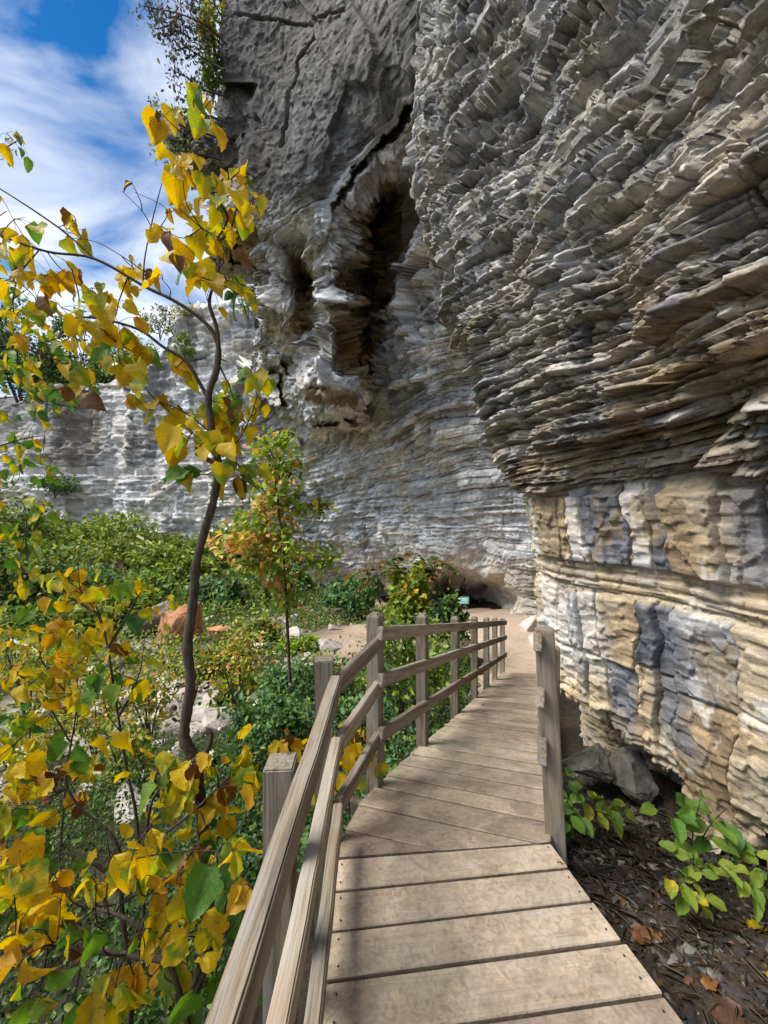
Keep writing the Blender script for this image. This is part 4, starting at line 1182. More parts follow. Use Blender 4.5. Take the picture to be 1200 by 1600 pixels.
brs = [px_branch(b, D1) for b in [
    [(326,625),(310,595),(288,562),(255,542),(215,514),(150,497),(105,497)],
    [(342,545),(330,515),(301,488),(265,466),(227,448),(147,404),(73,393),(0,367),(-60,340)],
    [(342,545),(338,510),(327,473),(336,440),(343,415),(341,371)],
    [(341,371),(315,356),(282,327)], [(341,371),(356,338),(330,301),(312,261),(293,213)], [(343,375),(359,363),(370,325),(381,290)],
    [(224,447),(226,405),(238,345),(253,286)], [(147,404),(92,356),(0,295),(-50,270)], [(238,358),(222,330),(190,298)], [(232,375),(262,330),(210,300)],
    [(226,425),(190,400),(150,378),(110,372)], [(200,432),(186,470),(178,500),(150,530)], [(112,420),(124,470),(118,520),(130,560)],
    [(334,680),(310,660),(280,640),(250,628)], [(338,700),(370,690),(392,650),(400,625)], [(340,730),(362,720),(385,735)], [(338,560),(352,590),(357,597)], [(341,560),(356,565)],
    [(175,500),(190,540),(200,580)], [(60,392),(30,430),(20,470)], [(0,367),(20,345),(40,340)]]]
br = Tubes()
wds = [.012, .012, .013, .006, .006, .006, .005, .006, .003, .003, .003, .004, .004, .006, .006, .006, .006, .005, .003, .004, .003]
for b, w in zip(brs, wds):
    one = Tubes(); one.add(b, w, w * .45, 6); one.build('branch', M['twig'], tree, TL)
cl1 = [(250,185,1,5,42,'B'),(277,180,3,10,46,'L'),(330,170,2,8,58,'Y'),(318,200,2,8,45,'Y'),(300,150,1,6,30,'L'),(272,255,2,10,70,'Y'),(285,290,3,12,75,'Y'),(275,340,3,10,50,'Y'),(305,260,2,10,40,'Y'),
 (330,300,4,18,40,'L'),(355,300,5,20,40,'Y'),(345,330,5,20,44,'Y'),(385,285,2,6,48,'D'),(395,325,3,10,34,'L'),(375,330,3,14,36,'Y'),(345,385,4,16,36,'Y'),(330,370,3,12,36,'Y'),
 (262,375,2,8,50,'B'),(300,385,3,12,52,'Y'),(208,295,1,3,22,'B'),(118,355,3,10,50,'B'),(108,375,2,10,46,'Y'),(60,400,4,20,42,'Y'),(25,430,5,20,42,'Y'),(45,460,3,14,40,'Y'),(20,380,3,14,40,'Y'),
 (212,430,4,10,36,'B'),(205,455,2,8,34,'Y'),(255,450,2,5,42,'Y'),(285,420,3,12,60,'Y'),(300,430,2,10,55,'L'),(330,455,3,12,40,'Y'),(355,450,4,12,48,'L'),(372,470,3,10,44,'G'),
 (150,505,7,20,44,'Y'),(185,515,6,18,44,'Y'),(130,530,5,18,42,'Y'),(165,570,4,12,46,'L'),(185,560,3,12,46,'L'),(215,590,3,8,44,'Y'),(245,570,3,10,42,'L'),(275,580,3,10,46,'Y'),(115,590,3,8,40,'Y'),(128,620,2,6,36,'B'),(85,520,3,14,36,'Y'),
 (215,635,3,8,50,'Y'),(240,640,2,8,40,'Y'),(262,655,4,10,38,'B'),(300,690,5,14,50,'Y'),(315,660,3,10,46,'G'),(290,700,3,12,46,'Y'),(325,700,3,10,46,'Y'),(352,660,4,12,46,'L'),(375,630,4,14,46,'L'),(395,600,3,10,48,'L'),(412,600,2,6,44,'G'),(400,650,3,10,46,'L'),(365,665,4,14,40,'Y'),
 (290,742,2,8,46,'G'),(305,748,2,6,42,'G'),(360,730,4,12,50,'L'),(385,745,3,8,60,'G'),(362,765,2,8,50,'Y'),(345,700,3,12,40,'Y'),(350,640,2,10,36,'Y'),(70,440,4,18,38,'Y'),(95,490,4,18,38,'Y'),(40,500,4,18,36,'L'),(15,540,4,16,36,'Y'),(60,560,4,16,34,'L'),(20,350,3,14,32,'L'),(110,440,3,14,36,'Y'),(145,460,3,14,36,'M'),(170,480,3,14,36,'Y')]
cluster_leaves(tree, TL, br, brs, cl1, D1)
br.build('twigs', M['twig'], tree, TL)['kind'] = 'stuff'

# ---- shrubs with big turning leaves at the lower left
def region_clusters(poly_pts, n, size, mix, spread):
    out = []
    for i in range(n):
        (x0, y0), (x1, y1) = poly_pts
        out.append((random.uniform(x0, x1), random.uniform(y0, y1), random.choice([1, 2, 2, 3]), spread, size * random.uniform(.8, 1.25), random.choice(mix)))
    return out
def leafy_shrub(base_px, d, stems, clusters, label, group, name='leafy_shrub', dj=.2, w=.012, tangle=9):
    b = P(*base_px, d); g = ground_z(b.x, b.y)
    root = empty(name, (b.x, b.y, g)); tag(root, label, 'shrub', group)
    L = Vector(root.location); tb = Tubes(); bl = []
    for st in stems:
        q = px_branch(st, d); bl.append(smooth_line(q, 5))
        one = Tubes(); one.add(q, w, w * .35, 7); one.build('stem', M['bark'], root, L)
    s0 = P(*stems[0][0], d) if len(stems[0][0]) == 2 else P(*stems[0][0])
    tb.add([L + Vector((0, 0, -.05)), L.lerp(s0, .5) + Vector((.03, 0, 0)), s0], w * 1.3, w, 7)
    for i in range(tangle):
        src = random.choice(random.choice(bl)); e = src + Vector((random.uniform(-.35, .35), random.uniform(-.2, .2), random.uniform(.05, .5))) * d * .32
        one = Tubes(); one.add([src, src.lerp(e, .5) + rv() * .05, e], .0045, .002, 5, 4); one.build('stem', M['twig'], root, L); bl.append([src.lerp(e, k / 5) for k in range(6)])
    tw = Tubes(); cluster_leaves(root, L, tw, bl, clusters, d, dj)
    tb.build('stem', M['bark'], root, L); tw.build('twigs', M['twig'], root, L)['kind'] = 'stuff'
    return root
random.seed(21)
leafy_shrub((215, 1420), 2.9, [[(222,1380),(212,1270),(196,1190),(178,1075),(168,1010),(155,960),(128,905)],[(185,1120),(205,1085),(215,1060)],[(170,1010),(200,960),(215,930)],[(155,960),(90,925),(60,930)]],
  [(105,915,3,14,44,'Y'),(120,935,4,16,44,'Y'),(85,925,3,14,46,'L'),(60,955,3,14,46,'G'),(150,940,3,12,46,'Y'),(190,925,3,14,50,'G'),(205,945,2,10,48,'G'),(195,905,2,10,36,'Y'),(195,965,4,10,32,'Y'),(175,1005,3,10,40,'Y'),(205,1030,2,8,52,'G'),(225,1035,2,8,44,'L'),
   (165,1060,2,8,56,'D'),(145,1085,2,8,60,'D'),(190,1085,2,6,48,'D'),(215,1085,3,8,44,'D'),(120,1110,2,8,52,'L'),(130,1085,2,8,40,'Y'),(45,985,3,18,34,'L'),(150,985,3,14,34,'L'),(230,950,3,14,24,'Y'),(255,940,3,14,20,'Y')],
  'shrub with broad dark green and yellow leaves left of the young tree trunk', 'broad-leaved shrubs below the railing')
leafy_shrub((60, 1400), 3.4, [[(95,1320),(105,1200),(118,1120),(120,1060),(100,1020)],[(110,1160),(60,1080),(20,1050)],[(118,1100),(70,1040),(60,1010)]],
  region_clusters(((0, 985), (140, 1085)), 34, 34, ['Y', 'Y', 'Y', 'L'], 14) + region_clusters(((-40, 1090), (90, 1240)), 22, 38, ['Y', 'L', 'D', 'D'], 14),
  'shrub of small bright yellow leaves at the picture edge above the pale stones', 'broad-leaved shrubs below the railing', dj=.4, w=.009)
leafy_shrub((200, 1480), 2.1, [[(190,1420),(188,1340),(170,1300),(125,1262),(105,1230)],[(190,1400),(225,1330),(300,1270),(340,1230)],[(188,1380),(130,1340),(60,1330)],[(190,1410),(260,1370),(330,1350)],[(225,1330),(235,1260),(250,1230)]],
  region_clusters(((0, 1200), (330, 1430)), 44, 46, ['Y', 'M', 'D', 'D', 'B'], 14) + [(330,1230,3,14,54,'Y'),(345,1250,3,14,56,'Y'),(300,1240,2,12,50,'L'),(360,1215,2,10,46,'L'),(390,1190,2,8,50,'L'),(385,1220,2,8,54,'G'),(320,1210,2,10,36,'Y'),(280,1260,2,10,50,'Y'),(250,1265,2,10,56,'L'),(350,1290,2,10,44,'B'),(235,1300,2,10,70,'Y'),(250,1240,2,8,46,'D'),(330,1195,2,8,34,'Y'),(372,1170,3,10,34,'L'),(400,1205,2,8,46,'Y'),(395,1240,2,8,50,'Y')],
  'shrub with long drooping yellow leaves in front of the young tree trunk', 'broad-leaved shrubs below the railing')
leafy_shrub((300, 1640), 1.45, [[(290,1590),(262,1500),(205,1440),(150,1420)],[(290,1580),(320,1480),(335,1390),(340,1330)],[(262,1500),(180,1490),(60,1480),(-30,1520)],[(300,1560),(330,1500),(360,1440)]],
  [(205,1365,2,10,80,'Y'),(180,1360,2,10,90,'Y'),(150,1410,2,8,110,'Y'),(215,1395,2,8,70,'L'),(85,1390,2,12,90,'Y'),(95,1430,2,12,100,'B'),(40,1450,3,16,80,'Y'),(20,1400,2,14,80,'L'),(275,1400,2,10,80,'Y'),(335,1360,2,10,80,'G'),(350,1380,2,8,70,'G'),(340,1430,2,10,90,'G'),(365,1345,2,8,60,'L'),(300,1350,2,8,60,'B'),
   (250,1500,2,8,130,'Y'),(215,1530,2,8,120,'Y'),(262,1530,1,6,120,'Y'),(225,1475,2,8,50,'B'),(320,1560,2,8,70,'L'),(120,1480,2,10,60,'B'),(180,1560,2,14,60,'G'),(60,1560,3,20,60,'D'),(130,1590,2,14,70,'D'),(390,1400,1,6,50,'Y'),(310,1440,2,10,60,'L'),(30,1340,2,12,70,'Y')] + region_clusters(((0, 1400), (330, 1600)), 18, 54, ['Y', 'D', 'M', 'D'], 12),
  'shrub with the largest drooping yellow leaves at the bottom corner by the rail', 'broad-leaved shrubs below the railing', dj=.12)
leafy_shrub((545, 1330), 2.35, [[(548,1300),(545,1240),(542,1200)],[(545,1260),(520,1230),(500,1220)],[(545,1270),(450,1200),(430,1180)]],
  [(540,1160,3,10,40,'Y'),(550,1175,4,12,44,'Y'),(545,1195,4,12,46,'Y'),(535,1215,3,10,44,'Y'),(560,1165,3,8,34,'Y'),(455,1160,4,14,34,'Y'),(440,1172,3,12,34,'Y'),(495,1230,2,8,36,'Y'),(590,1190,2,5,30,'Y')],
  'low plant with golden yellow leaves showing between the rails', 'broad-leaved shrubs below the railing', dj=.1, w=.006, tangle=0)

# ---- green plants on the soil under the cliff
def ground_plant(base, stems, label, mix, size, n, kind='oval', name='woodland_plant', spread=.07):
    g = ground_z(base[0], base[1]); root = empty(name, (base[0], base[1], g)); tag(root, label, 'plant', 'leafy plants under the cliff')
    L = Vector(root.location); tb = Tubes()
    for (dx, dy, dz, cnt) in stems:
        tip = L + Vector((dx, dy, dz)); tb.add([L + Vector((0, 0, -.03)), L + Vector((dx * .4, dy * .4, dz * .65)), tip], .004, .0025, 5, 4)
        for i in range(cnt):
            a = random.uniform(0, 6.28); f = random.uniform(.55, 1.0)
            b0 = L + Vector((dx, dy, dz)) * f
            b = b0 + Vector((math.cos(a), math.sin(a), random.uniform(-.2, .25))) * random.uniform(.2, 1) * spread
            tb.add([b0, b0.lerp(b, .5) + Vector((0, 0, .008)), b], .0016, .0012, 4, 2)
            dr = Vector((math.cos(a), math.sin(a) - .3, random.uniform(-.7, .15)))
            leaf_at(root, L, b, dr, Vector((random.uniform(-.4, .4), -.5, 1)), size * random.uniform(.7, 1.2), random.choice(MIX[mix]), kind)
    tb.build('stems', M['twig'], root, L)['kind'] = 'stuff'; return root
random.seed(33)
M['leaf_fresh'] = leaf_material('fresh_green_leaf', [(0.0, (0.16, 0.27, 0.03)), (0.5, (0.24, 0.34, 0.035)), (1.0, (0.36, 0.40, 0.04))], spots=(0.5, 0.42, 0.05), spot_amt=0.3)
MIX['F'] = ['leaf_fresh'] * 5 + ['leaf_lime']; MIX['N'] = ['leaf_green']
ground_plant((1.50, 1.86), [(-.20,-.10,.27,7),(-.05,-.06,.29,6),(.05,-.05,.27,6),(-.10,-.15,.20,5)], 'bright green leafy plant sprawling beside the soil edge under the cliff', 'F', .085, 24, 'oval')
ground_plant((1.75, 1.78), [(-.10,-.02,.30,6),(.04,-.02,.34,6),(.14,.02,.28,5)], 'bright green plant with yellow leaves at the picture edge under the cliff', 'F', .095, 20, 'oval')
ground_plant((1.60, 2.02), [(-.08,.02,.42,6),(.06,.0,.44,6),(.2,.0,.42,5)], 'dark green plant standing against the foot of the cliff', 'N', .13, 18, 'oval')
ground_plant((1.40, 2.52), [(-.04,0,.25,9),(.05,-.02,.24,7),(.16,.0,.22,4)], 'yellow-green seedling in front of the slate slab', 'F', .10, 20, 'oval', spread=.06)
ground_plant((1.12, 2.35), [(-.03,0,.22,5),(.08,0,.2,6),(.12,.1,.26,6)], 'low dull green plant beside the corner post', 'N', .095, 16, 'oval')
ground_plant((1.25, 2.75), [(-.08,0,.22,5),(.05,0,.26,6)], 'dull green plant below the squared boulder', 'N', .11, 12, 'oval')

# fallen leaves on the soil
random.seed(5)
fl = [(975,1370,.05,'pointed rust-red fallen leaf standing up on the soil'),(985,1425,.10,'curled red-brown fallen leaf near the plank edge'),(990,1450,.11,'broad brown fallen leaf beside the third plank'),(1010,1428,.07,'dark red fallen leaf below the bright green plant'),(1135,1555,.15,'largest brown fallen leaf near the bottom corner'),(1105,1540,.09,'dull reddish fallen leaf touching the largest one'),(1195,1500,.10,'yellow fallen leaf at the picture edge'),(1190,1395,.09,'yellow fallen leaf caught beside the bright green plant'),(905,1390,.04,'small reddish fallen leaf by the plank corner')]
fl += [(702,1128,.035,'tiny curled brown leaf on the sloping boards by the fence'),(752,1102,.04,'dark leaf scrap at the middle of the sloping boards'),(645,1181,.022,'speck of brown leaf near the fence post foot on the boards'),(875,1352,.02,'crumpled leaf scrap at the outer corner of the boards')]
for x, y, s, lab in fl:
    a = (x - 600) / F; b = (800 - y) / F
    Y = 1.7 / -b * 1.02; q = Vector((a * Y, Y, 0)); q.z = ground_z(q.x, q.y) + .012
    if 'boards' in lab: q = deck_plane(x, y) if y < 1300 else Vector((a * 1.6 / -b, 1.6 / -b, 0)); q.z += .008
    an = random.uniform(0, 6.28); up = .15
    o = leaf_at(None, Vector((0, 0, 0)), q, Vector((math.cos(an), math.sin(an), up)), Vector((0, 0, 1)), s, 'leaf_yellow' if 'yellow' in lab else 'leaf_brown', 'ragged' if s > .06 else 'oval', 'fallen_leaf')
    tag(o, lab, 'leaf', 'fallen leaves on the soil')

# ------------------------------------------------------------------ massed foliage
def leaf_quads(pos, size, pal, g, up=.5, aspect=.55, dirs=None, fold=.25):
    """pos (n,3); one folded four-cornered leaf each, coloured from the palette"""
    n = len(pos)
    d = g.normal(size=(n, 3)) if dirs is None else dirs + .5 * g.normal(size=(n, 3))
    d[:, 2] -= .35; d /= np.linalg.norm(d, axis=1, keepdims=True)
    nr = g.normal(size=(n, 3)); nr[:, 2] = np.abs(nr[:, 2]) + up; nr[:, 1] -= .3
    x = np.cross(d, nr); x /= np.linalg.norm(x, axis=1, keepdims=True) + 1e-9
    z = np.cross(x, d)
    sz = size * g.uniform(.6, 1.35, (n, 1))
    a = pos; tip = pos + d * sz
    m = pos + d * sz * .45
    l = m - x * sz * aspect * .5 + z * sz * fold * .3; r = m + x * sz * aspect * .5 + z * sz * fold * .3
    k = z * sz * fold * .3
    l2 = pos + d * sz * .74 - x * sz * aspect * .36 + k; r2 = pos + d * sz * .74 + x * sz * aspect * .36 + k
    l = pos + d * sz * .30 - x * sz * aspect * .5 + k; r = pos + d * sz * .30 + x * sz * aspect * .5 + k
    tip = tip - z * sz * .08
    V = np.stack([a, l, l2, tip, r2, r], 1).reshape(-1, 3)
    b6 = (np.arange(n) * 6)[:, None]
    f = np.concatenate([b6 + np.array([0, 1, 2, 3]), b6 + np.array([0, 3, 4, 5])])
    pal = np.asarray(pal, float); c = pal[g.integers(0, len(pal), n)] * g.uniform(.7, 1.3, (n, 1))
    return V, f, np.repeat(c, 6, 0)
def blob(n, radii, g, clumps=40, spread=.17, hollow=.35):
    c = g.normal(size=(clumps, 3)); c /= np.linalg.norm(c, axis=1, keepdims=True)
    c *= (hollow + (1 - hollow) * g.random((clumps, 1)) ** .6)
    c[:, 2] = np.where(c[:, 2] < -.2, c[:, 2] * .5, c[:, 2])
    w = g.dirichlet(np.ones(clumps) * 2.5)
    k = g.choice(clumps, n, p=w)
    p = c[k] + g.normal(size=(n, 3)) * spread * (0.6 + .8 * g.random((clumps, 1))[k])
    return p * np.asarray(radii)
PAL = {
 'green': [(.09,.18,.04),(.13,.24,.045),(.07,.14,.035),(.19,.29,.05)],
 'dark': [(.03,.06,.02),(.045,.08,.025),(.06,.10,.03)],
 'olive': [(.20,.25,.05),(.27,.30,.06),(.14,.19,.045),(.32,.32,.07)],
 'lime': [(.28,.38,.05),(.38,.45,.06),(.20,.32,.045)],
 'bluegreen': [(.09,.21,.10),(.14,.27,.13),(.07,.15,.06),(.20,.30,.10)],
 'orange': [(.72,.38,.10),(.74,.46,.16),(.50,.48,.06),(.30,.40,.05),(.74,.33,.15)],
 'yellow': [(.62,.46,.03),(.55,.45,.05),(.40,.40,.05),(.60,.36,.03)],
 'mixed': [(.10,.17,.04),(.22,.28,.05),(.48,.42,.05),(.07,.12,.03),(.55,.34,.05)],
 'bare': [(.10,.09,.05),(.07,.08,.04),(.16,.13,.05)]}
def shrub(name, label, cat, base, radii, n, size, pals, seed, group=None, up=.6, stems=3, lift=.55, clumps=40, spread=.17, aspect=.55, top=None):
    g = np.random.default_rng(seed)
    root = empty(name, base); tag(root, label, cat, group)
    c = np.array([0, 0, radii[2] * lift]) if top is None else np.array(top)
    pos = blob(n, radii, g, clumps, spread) + c
    V, f, cc = leaf_quads(pos, size, sum([PAL[p] for p in pals], []), g, up, aspect)
    me = np_mesh('foliage', V, f, cc); me.materials.append(M['foliage']); fo = link('crown' if cat == 'tree' else 'foliage', me, root); fo['kind'] = 'stuff'
    if stems:
        random.seed(seed); r = max(radii) * .03
        for i in range(stems):
            e = Vector(c) + Vector((random.uniform(-.6, .6) * radii[0], random.uniform(-.6, .6) * radii[1], random.uniform(-.1, .5) * radii[2]))
            tb = Tubes(); tb.add([Vector((0, 0, -.1)), e * .5 + Vector((random.uniform(-.1, .1) * radii[0], 0, .1 * radii[2])), e], r, r * .3, 6, 4)
            tb.build('trunk' if cat == 'tree' else 'stem', M['bark'], root, Vector((0, 0, 0)))
    return root
def on_ground(x, y, d):
    v = P(x, y, d); return Vector((v.x, v.y, ground_z(v.x, v.y)))

# distant thicket below the far wall: one bush per entry (pixel, distance, half width, height in px)
far_b = [(30,850,36,60,75,'green'),(110,840,40,70,60,'olive'),(190,845,42,60,55,'lime'),(250,855,44,48,40,'olive'),(150,880,30,75,55,'olive'),(60,885,28,70,60,'green'),(240,890,30,60,50,'lime'),(300,880,38,45,45,'green'),(120,915,24,70,45,'bluegreen'),(210,920,24,60,42,'green'),(30,925,22,60,60,'dark'),(290,905,30,40,40,'olive'),
         (345,905,40,40,45,'green'),(385,920,34,45,40,'bluegreen'),(340,945,24,45,40,'bluegreen'),(420,945,27,40,36,'bluegreen'),(455,930,36,30,30,'green'),(-60,860,34,80,110,'dark'),(20,985,17,60,45,'green'),(120,975,19,55,38,'olive'),(200,968,21,45,30,'lime'),(330,850,52,40,40,'olive'),(20,800,46,50,60,'dark')]
names = {'green': 'mid green bush', 'olive': 'olive green bush', 'lime': 'bright yellow-green bush', 'bluegreen': 'blue-green leafy bush', 'dark': 'dark green bush'}
where = ['at the picture edge below the far cliff', 'left of the pale dead logs under the far ledge shrub', 'just above the long pale dead log', 'right below the long pale dead log', 'in the second row below the dead logs', 'in the second row near the picture edge', 'in the second row left of the young tree trunk', 'right behind the young tree trunk', 'in the front row left of the orange boulder', 'directly behind the leaning brown slab', 'in the front row at the picture edge', 'beside the upright dead stump branch',
         'right of the young tree trunk at the cliff foot', 'left of the maple crown on the slope', 'above the small rounded orange boulder', 'behind the maple trunk on the slope', 'beside the footpath left of the hiker', 'cut off by the picture edge', 'nearest one at the picture edge above the yellow shrub', 'nearest one behind the yellow shrub', 'low one left of the leaning brown slab', 'highest one right of the young tree trunk', 'highest one at the picture edge']
for i, (x, y, d, hw, ht, pal) in enumerate(far_b):
    b = on_ground(x, y, d); k = d / F
    shrub('bush', f'{names[pal]} {where[i]}', 'bush', b, (hw * k, hw * k * .8, ht * k * .72), 1500, .42 * math.sqrt(d / 30), [pal, 'lime' if i % 2 else pal, 'olive'], 400 + i, 'bushes in the thicket under the far cliff', stems=2, clumps=26, spread=.2)

# herbs and creepers that nobody could count
def undergrowth():
    g = np.random.default_rng(77); Vs = []; Fs = []; Cs = []; base = 0
    def put(x, y, h, size, pal, up=.5, dens=None):
        nonlocal base
        z = terrain(x, y); pos = np.stack([x, y, z + h], 1)
        V, f, c = leaf_quads(pos, size, pal, g, up)
        Vs.append(V); Fs.append(f + base); Cs.append(c); base += len(V)
    # bank between the near railing and the valley floor
    n = 36000; x = -.7 - 5.0 * g.random(n) ** 1.2; y = 1.75 + 5.2 * g.random(n)
    h = (.06 + .55 * g.random(n) ** 2 * (1 + .8 * vnoise(x * 1.4, y * 1.4, 0 * x, 5)))
    k = fbm(x * 1.1, y * 1.1, 0 * x, 3, 6) > -.28
    put(x[k], y[k], h[k], .046, PAL['dark'] + PAL['dark'] + PAL['green'] + [(.25,.28,.05)])  # mostly dark leaves: the gloom beneath the shrubs is painted into their colour
    # bank below the descending boardwalk
    n = 26000; x = -2.6 + 4.4 * g.random(n); y = 3.3 + 5.2 * g.random(n)
    k = (x < -.064 + (y - 2.565) * .447 - .12)
    h = .05 + .75 * g.random(n) ** 1.5 * (.8 + .6 * vnoise(x * 1.3, y * 1.3, 0 * x, 8))
    put(x[k], y[k], h[k], .062, PAL['bluegreen'] + PAL['green'] + PAL['dark'] + [(.20,.27,.06)])
    # slope to the valley
    n = 26000; x = -13 + 15 * g.random(n); y = 7 + 21 * g.random(n)
    k = (fbm(x * .45, y * .45, 0 * x, 3, 12) > -.1) & (x < .5 + (y - 8) * -.02) & ~((np.hypot((x + .2) / 2.4, (y - 15.5) / 4.8) < 1) & (g.random(n) < .93)) & ~((np.abs(x + 6.2) < 2.4) & (np.abs(y - 9.5) < 2.6) & (g.random(n) < .8))
    h = .05 + .45 * g.random(n) ** 1.6
    put(x[k], y[k], h[k], .13, PAL['bluegreen'] + PAL['green'] + PAL['olive'] + [(.5,.4,.06),(.5,.28,.1)])
    n = 14000; x = -34 + 34 * g.random(n); y = 24 + 32 * g.random(n)
    k = (fbm(x * .22, y * .22, 0 * x, 3, 13) > -.2) & (x < -4.5)
    put(x[k], y[k], .2 + .8 * g.random(n)[k] ** 1.4, .34, PAL['green'] + PAL['olive'] + PAL['bluegreen'])
    n = 9000; x = -30 + 24 * g.random(n); y = 13 + 16 * g.random(n)
    put(x, y, .1 + .7 * g.random(n) ** 1.5, .2, PAL['green'] + PAL['olive'] + PAL['lime'])
    n = 9000; x = -.6 - 3.2 * g.random(n); y = 1.0 + 1.6 * g.random(n)
    put(x, y, .02 + .25 * g.random(n) ** 2, .04, PAL['dark'] + PAL['dark'] + PAL['green'])  # same darkened leaves, low light put into the colour
    V = np.concatenate(Vs); me = np_mesh('undergrowth', V, np.concatenate(Fs), np.concatenate(Cs)); me.materials.append(M['foliage'])
    return me
tag(link('undergrowth', undergrowth()), 'low green herbs and creepers covering the bank', 'undergrowth', None, 'stuff')

# named bushes of the middle distance
mid_b = [(640,1090,6.0,70,120,['green','lime'],'leafy green bush below the boardwalk rail',.09),(560,1150,5.2,55,60,['bluegreen','green'],'dark leafy bush under the bend of the boardwalk',.08),(470,1095,8.0,55,50,['bluegreen','green'],'blue-green bush on the bank left of the bend',.11),(430,1150,6.0,55,60,['bluegreen','green'],'low bush on the bank behind the near railing post',.09),
         (470,1030,14,30,30,['lime'],'small bright green fern clump on the pale slope',.16),(545,955,22,38,42,['green','bluegreen'],'green clump beside the footpath below the hiker',.26),(400,1010,16,40,36,['olive','mixed'],'mixed yellow-green clump near the orange boulder',.2),(350,1060,11,45,40,['mixed'],'low clump with rusty leaves right of the young tree',.15),(700,1000,9,30,60,['green','dark'],'green bush behind the boardwalk rail near the vine',.12),(380,1100,9,40,36,['lime','mixed'],'yellow-green clump on the scree slope',.14)]
for i, (x, y, d, hw, ht, pals, lab, sz) in enumerate(mid_b):
    b = on_ground(x, y, d); k = d / F; tz = CAM_H + (800 - (y - ht * .5)) * k
    c = (0, 0, tz - b.z)
    shrub('bush', lab, 'bush', b, (hw * k, hw * k * .8, ht * k * .6), 2600, sz, pals, 500 + i, 'bushes around the boardwalk', top=c, stems=3, clumps=40, spread=.2)

for i, (x, y, d, rx, rz, pals, lab) in enumerate([(235, 1085, 8.0, .55, .9, ['lime', 'mixed', 'yellow'], 'sparse yellow-green sapling growing out of the pale rubble'), (45, 1010, 9.0, .9, 1.0, ['lime', 'olive', 'yellow'], 'loose yellow-green shrub at the picture edge above the rubble'), (370, 1040, 8.5, .6, .7, ['mixed', 'lime', 'orange'], 'sparse rusty and green sapling right of the young tree trunk'), (150, 1120, 7.5, .5, .7, ['yellow', 'lime', 'mixed'], 'thin yellow sapling standing among the pale rubble'), (95, 1060, 8.2, .7, .8, ['lime', 'green', 'yellow'], 'yellow-green sapling in front of the leaning log-like block'), (200, 1170, 6.0, .5, .6, ['lime', 'olive', 'mixed'], 'low green sapling below the pale rubble beside the shrub stem'), (40, 1160, 6.5, .7, .7, ['yellow', 'lime', 'olive'], 'bushy yellow sapling above the large pale slab'), (300, 1030, 10.0, .7, .6, ['lime', 'olive', 'mixed'], 'bushy sapling below the large orange boulder')]):
    b = on_ground(x, y, d); c = P(x, y, d)
    shrub('sapling', lab, 'sapling', b, (rx, rx * .8, rz), 620, .10, pals, 640 + i, 'sparse saplings on the rubble slope', top=(0, 0, c.z - b.z), stems=5, clumps=24, spread=.22)
# vine-covered sumac behind the rail
b = on_ground(640, 985, 9.6)
vine = shrub('vine_clump', 'yellow-green vine climbing a stump behind the boardwalk rail', 'vine', b, (.55, .5, .95), 2600, .13, ['lime', 'yellow', 'lime', 'olive'], 610, top=(0, 0, P(640, 945, 9.6).z - b.z), stems=3, clumps=50, spread=.16, aspect=.8)
def frond_plant(name, label, cat, base, tips, leaflet, pal, seed, stem_from=None, nl=11):
    """pinnate fronds: each tip is reached by an arching rachis with paired leaflets"""
    g = np.random.default_rng(seed); random.seed(seed)
    root = empty(name, base); tag(root, label, cat); Vs = []; Fs = []; Cs = []; bs = 0; tb = Tubes()
    for (o, tip) in tips:
        o = Vector(o) - Vector(base); tp_ = Vector(tip) - Vector(base)
        mid = o.lerp(tp_, .5) + Vector((0, 0, (tp_ - o).length * .22)); ln = smooth_line([o, mid, tp_], 8)
        tb.add([o, mid, tp_], .006 * leaflet / .12, .002, 4, 6)
        pos = []; dr = []
        for i in range(2, len(ln)):
            t_ = (ln[i] - ln[i - 1]).normalized(); sd_ = t_.cross(Vector((0, 0, 1))).normalized()
            for sg in (-1, 1):
                pos.append(ln[i]); dr.append(sd_ * sg * 1.1 + t_ * .5 + Vector((0, 0, -.2)))
        pos = np.array([tuple(p) for p in pos]); dr = np.array([tuple(p) for p in dr])
        dr = dr / np.linalg.norm(dr, axis=1, keepdims=True) * 2.2
        V, f, c = leaf_quads(pos, leaflet, PAL[pal] if isinstance(pal, str) else pal, g, 1.2, .34, dr)
        Vs.append(V); Fs.append(f + bs); Cs.append(c); bs += len(V)
    me = np_mesh('fronds', np.concatenate(Vs), np.concatenate(Fs), np.concatenate(Cs)); me.materials.append(M['foliage']); link('fronds', me, root)['kind'] = 'stuff'
    if stem_from is not None: tb.add([Vector((0, 0, -.1)), (Vector(stem_from) - Vector(base)) * .5, Vector(stem_from) - Vector(base)], .035, .02, 7, 5)
    tb.build('stems', M['twig'], root, Vector((0, 0, 0)))['kind'] = 'stuff'
    return root
random.seed(8)
b = on_ground(650, 990, 10.2); hub = [P(625, 905, 10), P(665, 895, 10.4), P(600, 915, 9.8)]
tips = []
for (x, y, h) in [(530,915,0),(545,900,2),(560,925,0),(575,890,0),(600,875,0),(640,865,1),(680,870,1),(700,885,1),(705,905,1),(690,925,1),(560,910,2),(585,930,2),(620,870,0),(660,872,1),(550,930,2),(715,895,1),(610,890,0),(650,890,1),(672,905,1)]:
    tips.append((hub[h], P(x, y, 10 + random.uniform(-.6, .6))))
frond_plant('sumac_shrub', 'sumac with long green fronds and a few red ones behind the vine', 'shrub', b, tips, .19, [(.06,.13,.03),(.10,.19,.035),(.16,.24,.04),(.05,.10,.03),(.40,.14,.05)], 71, stem_from=hub[0])
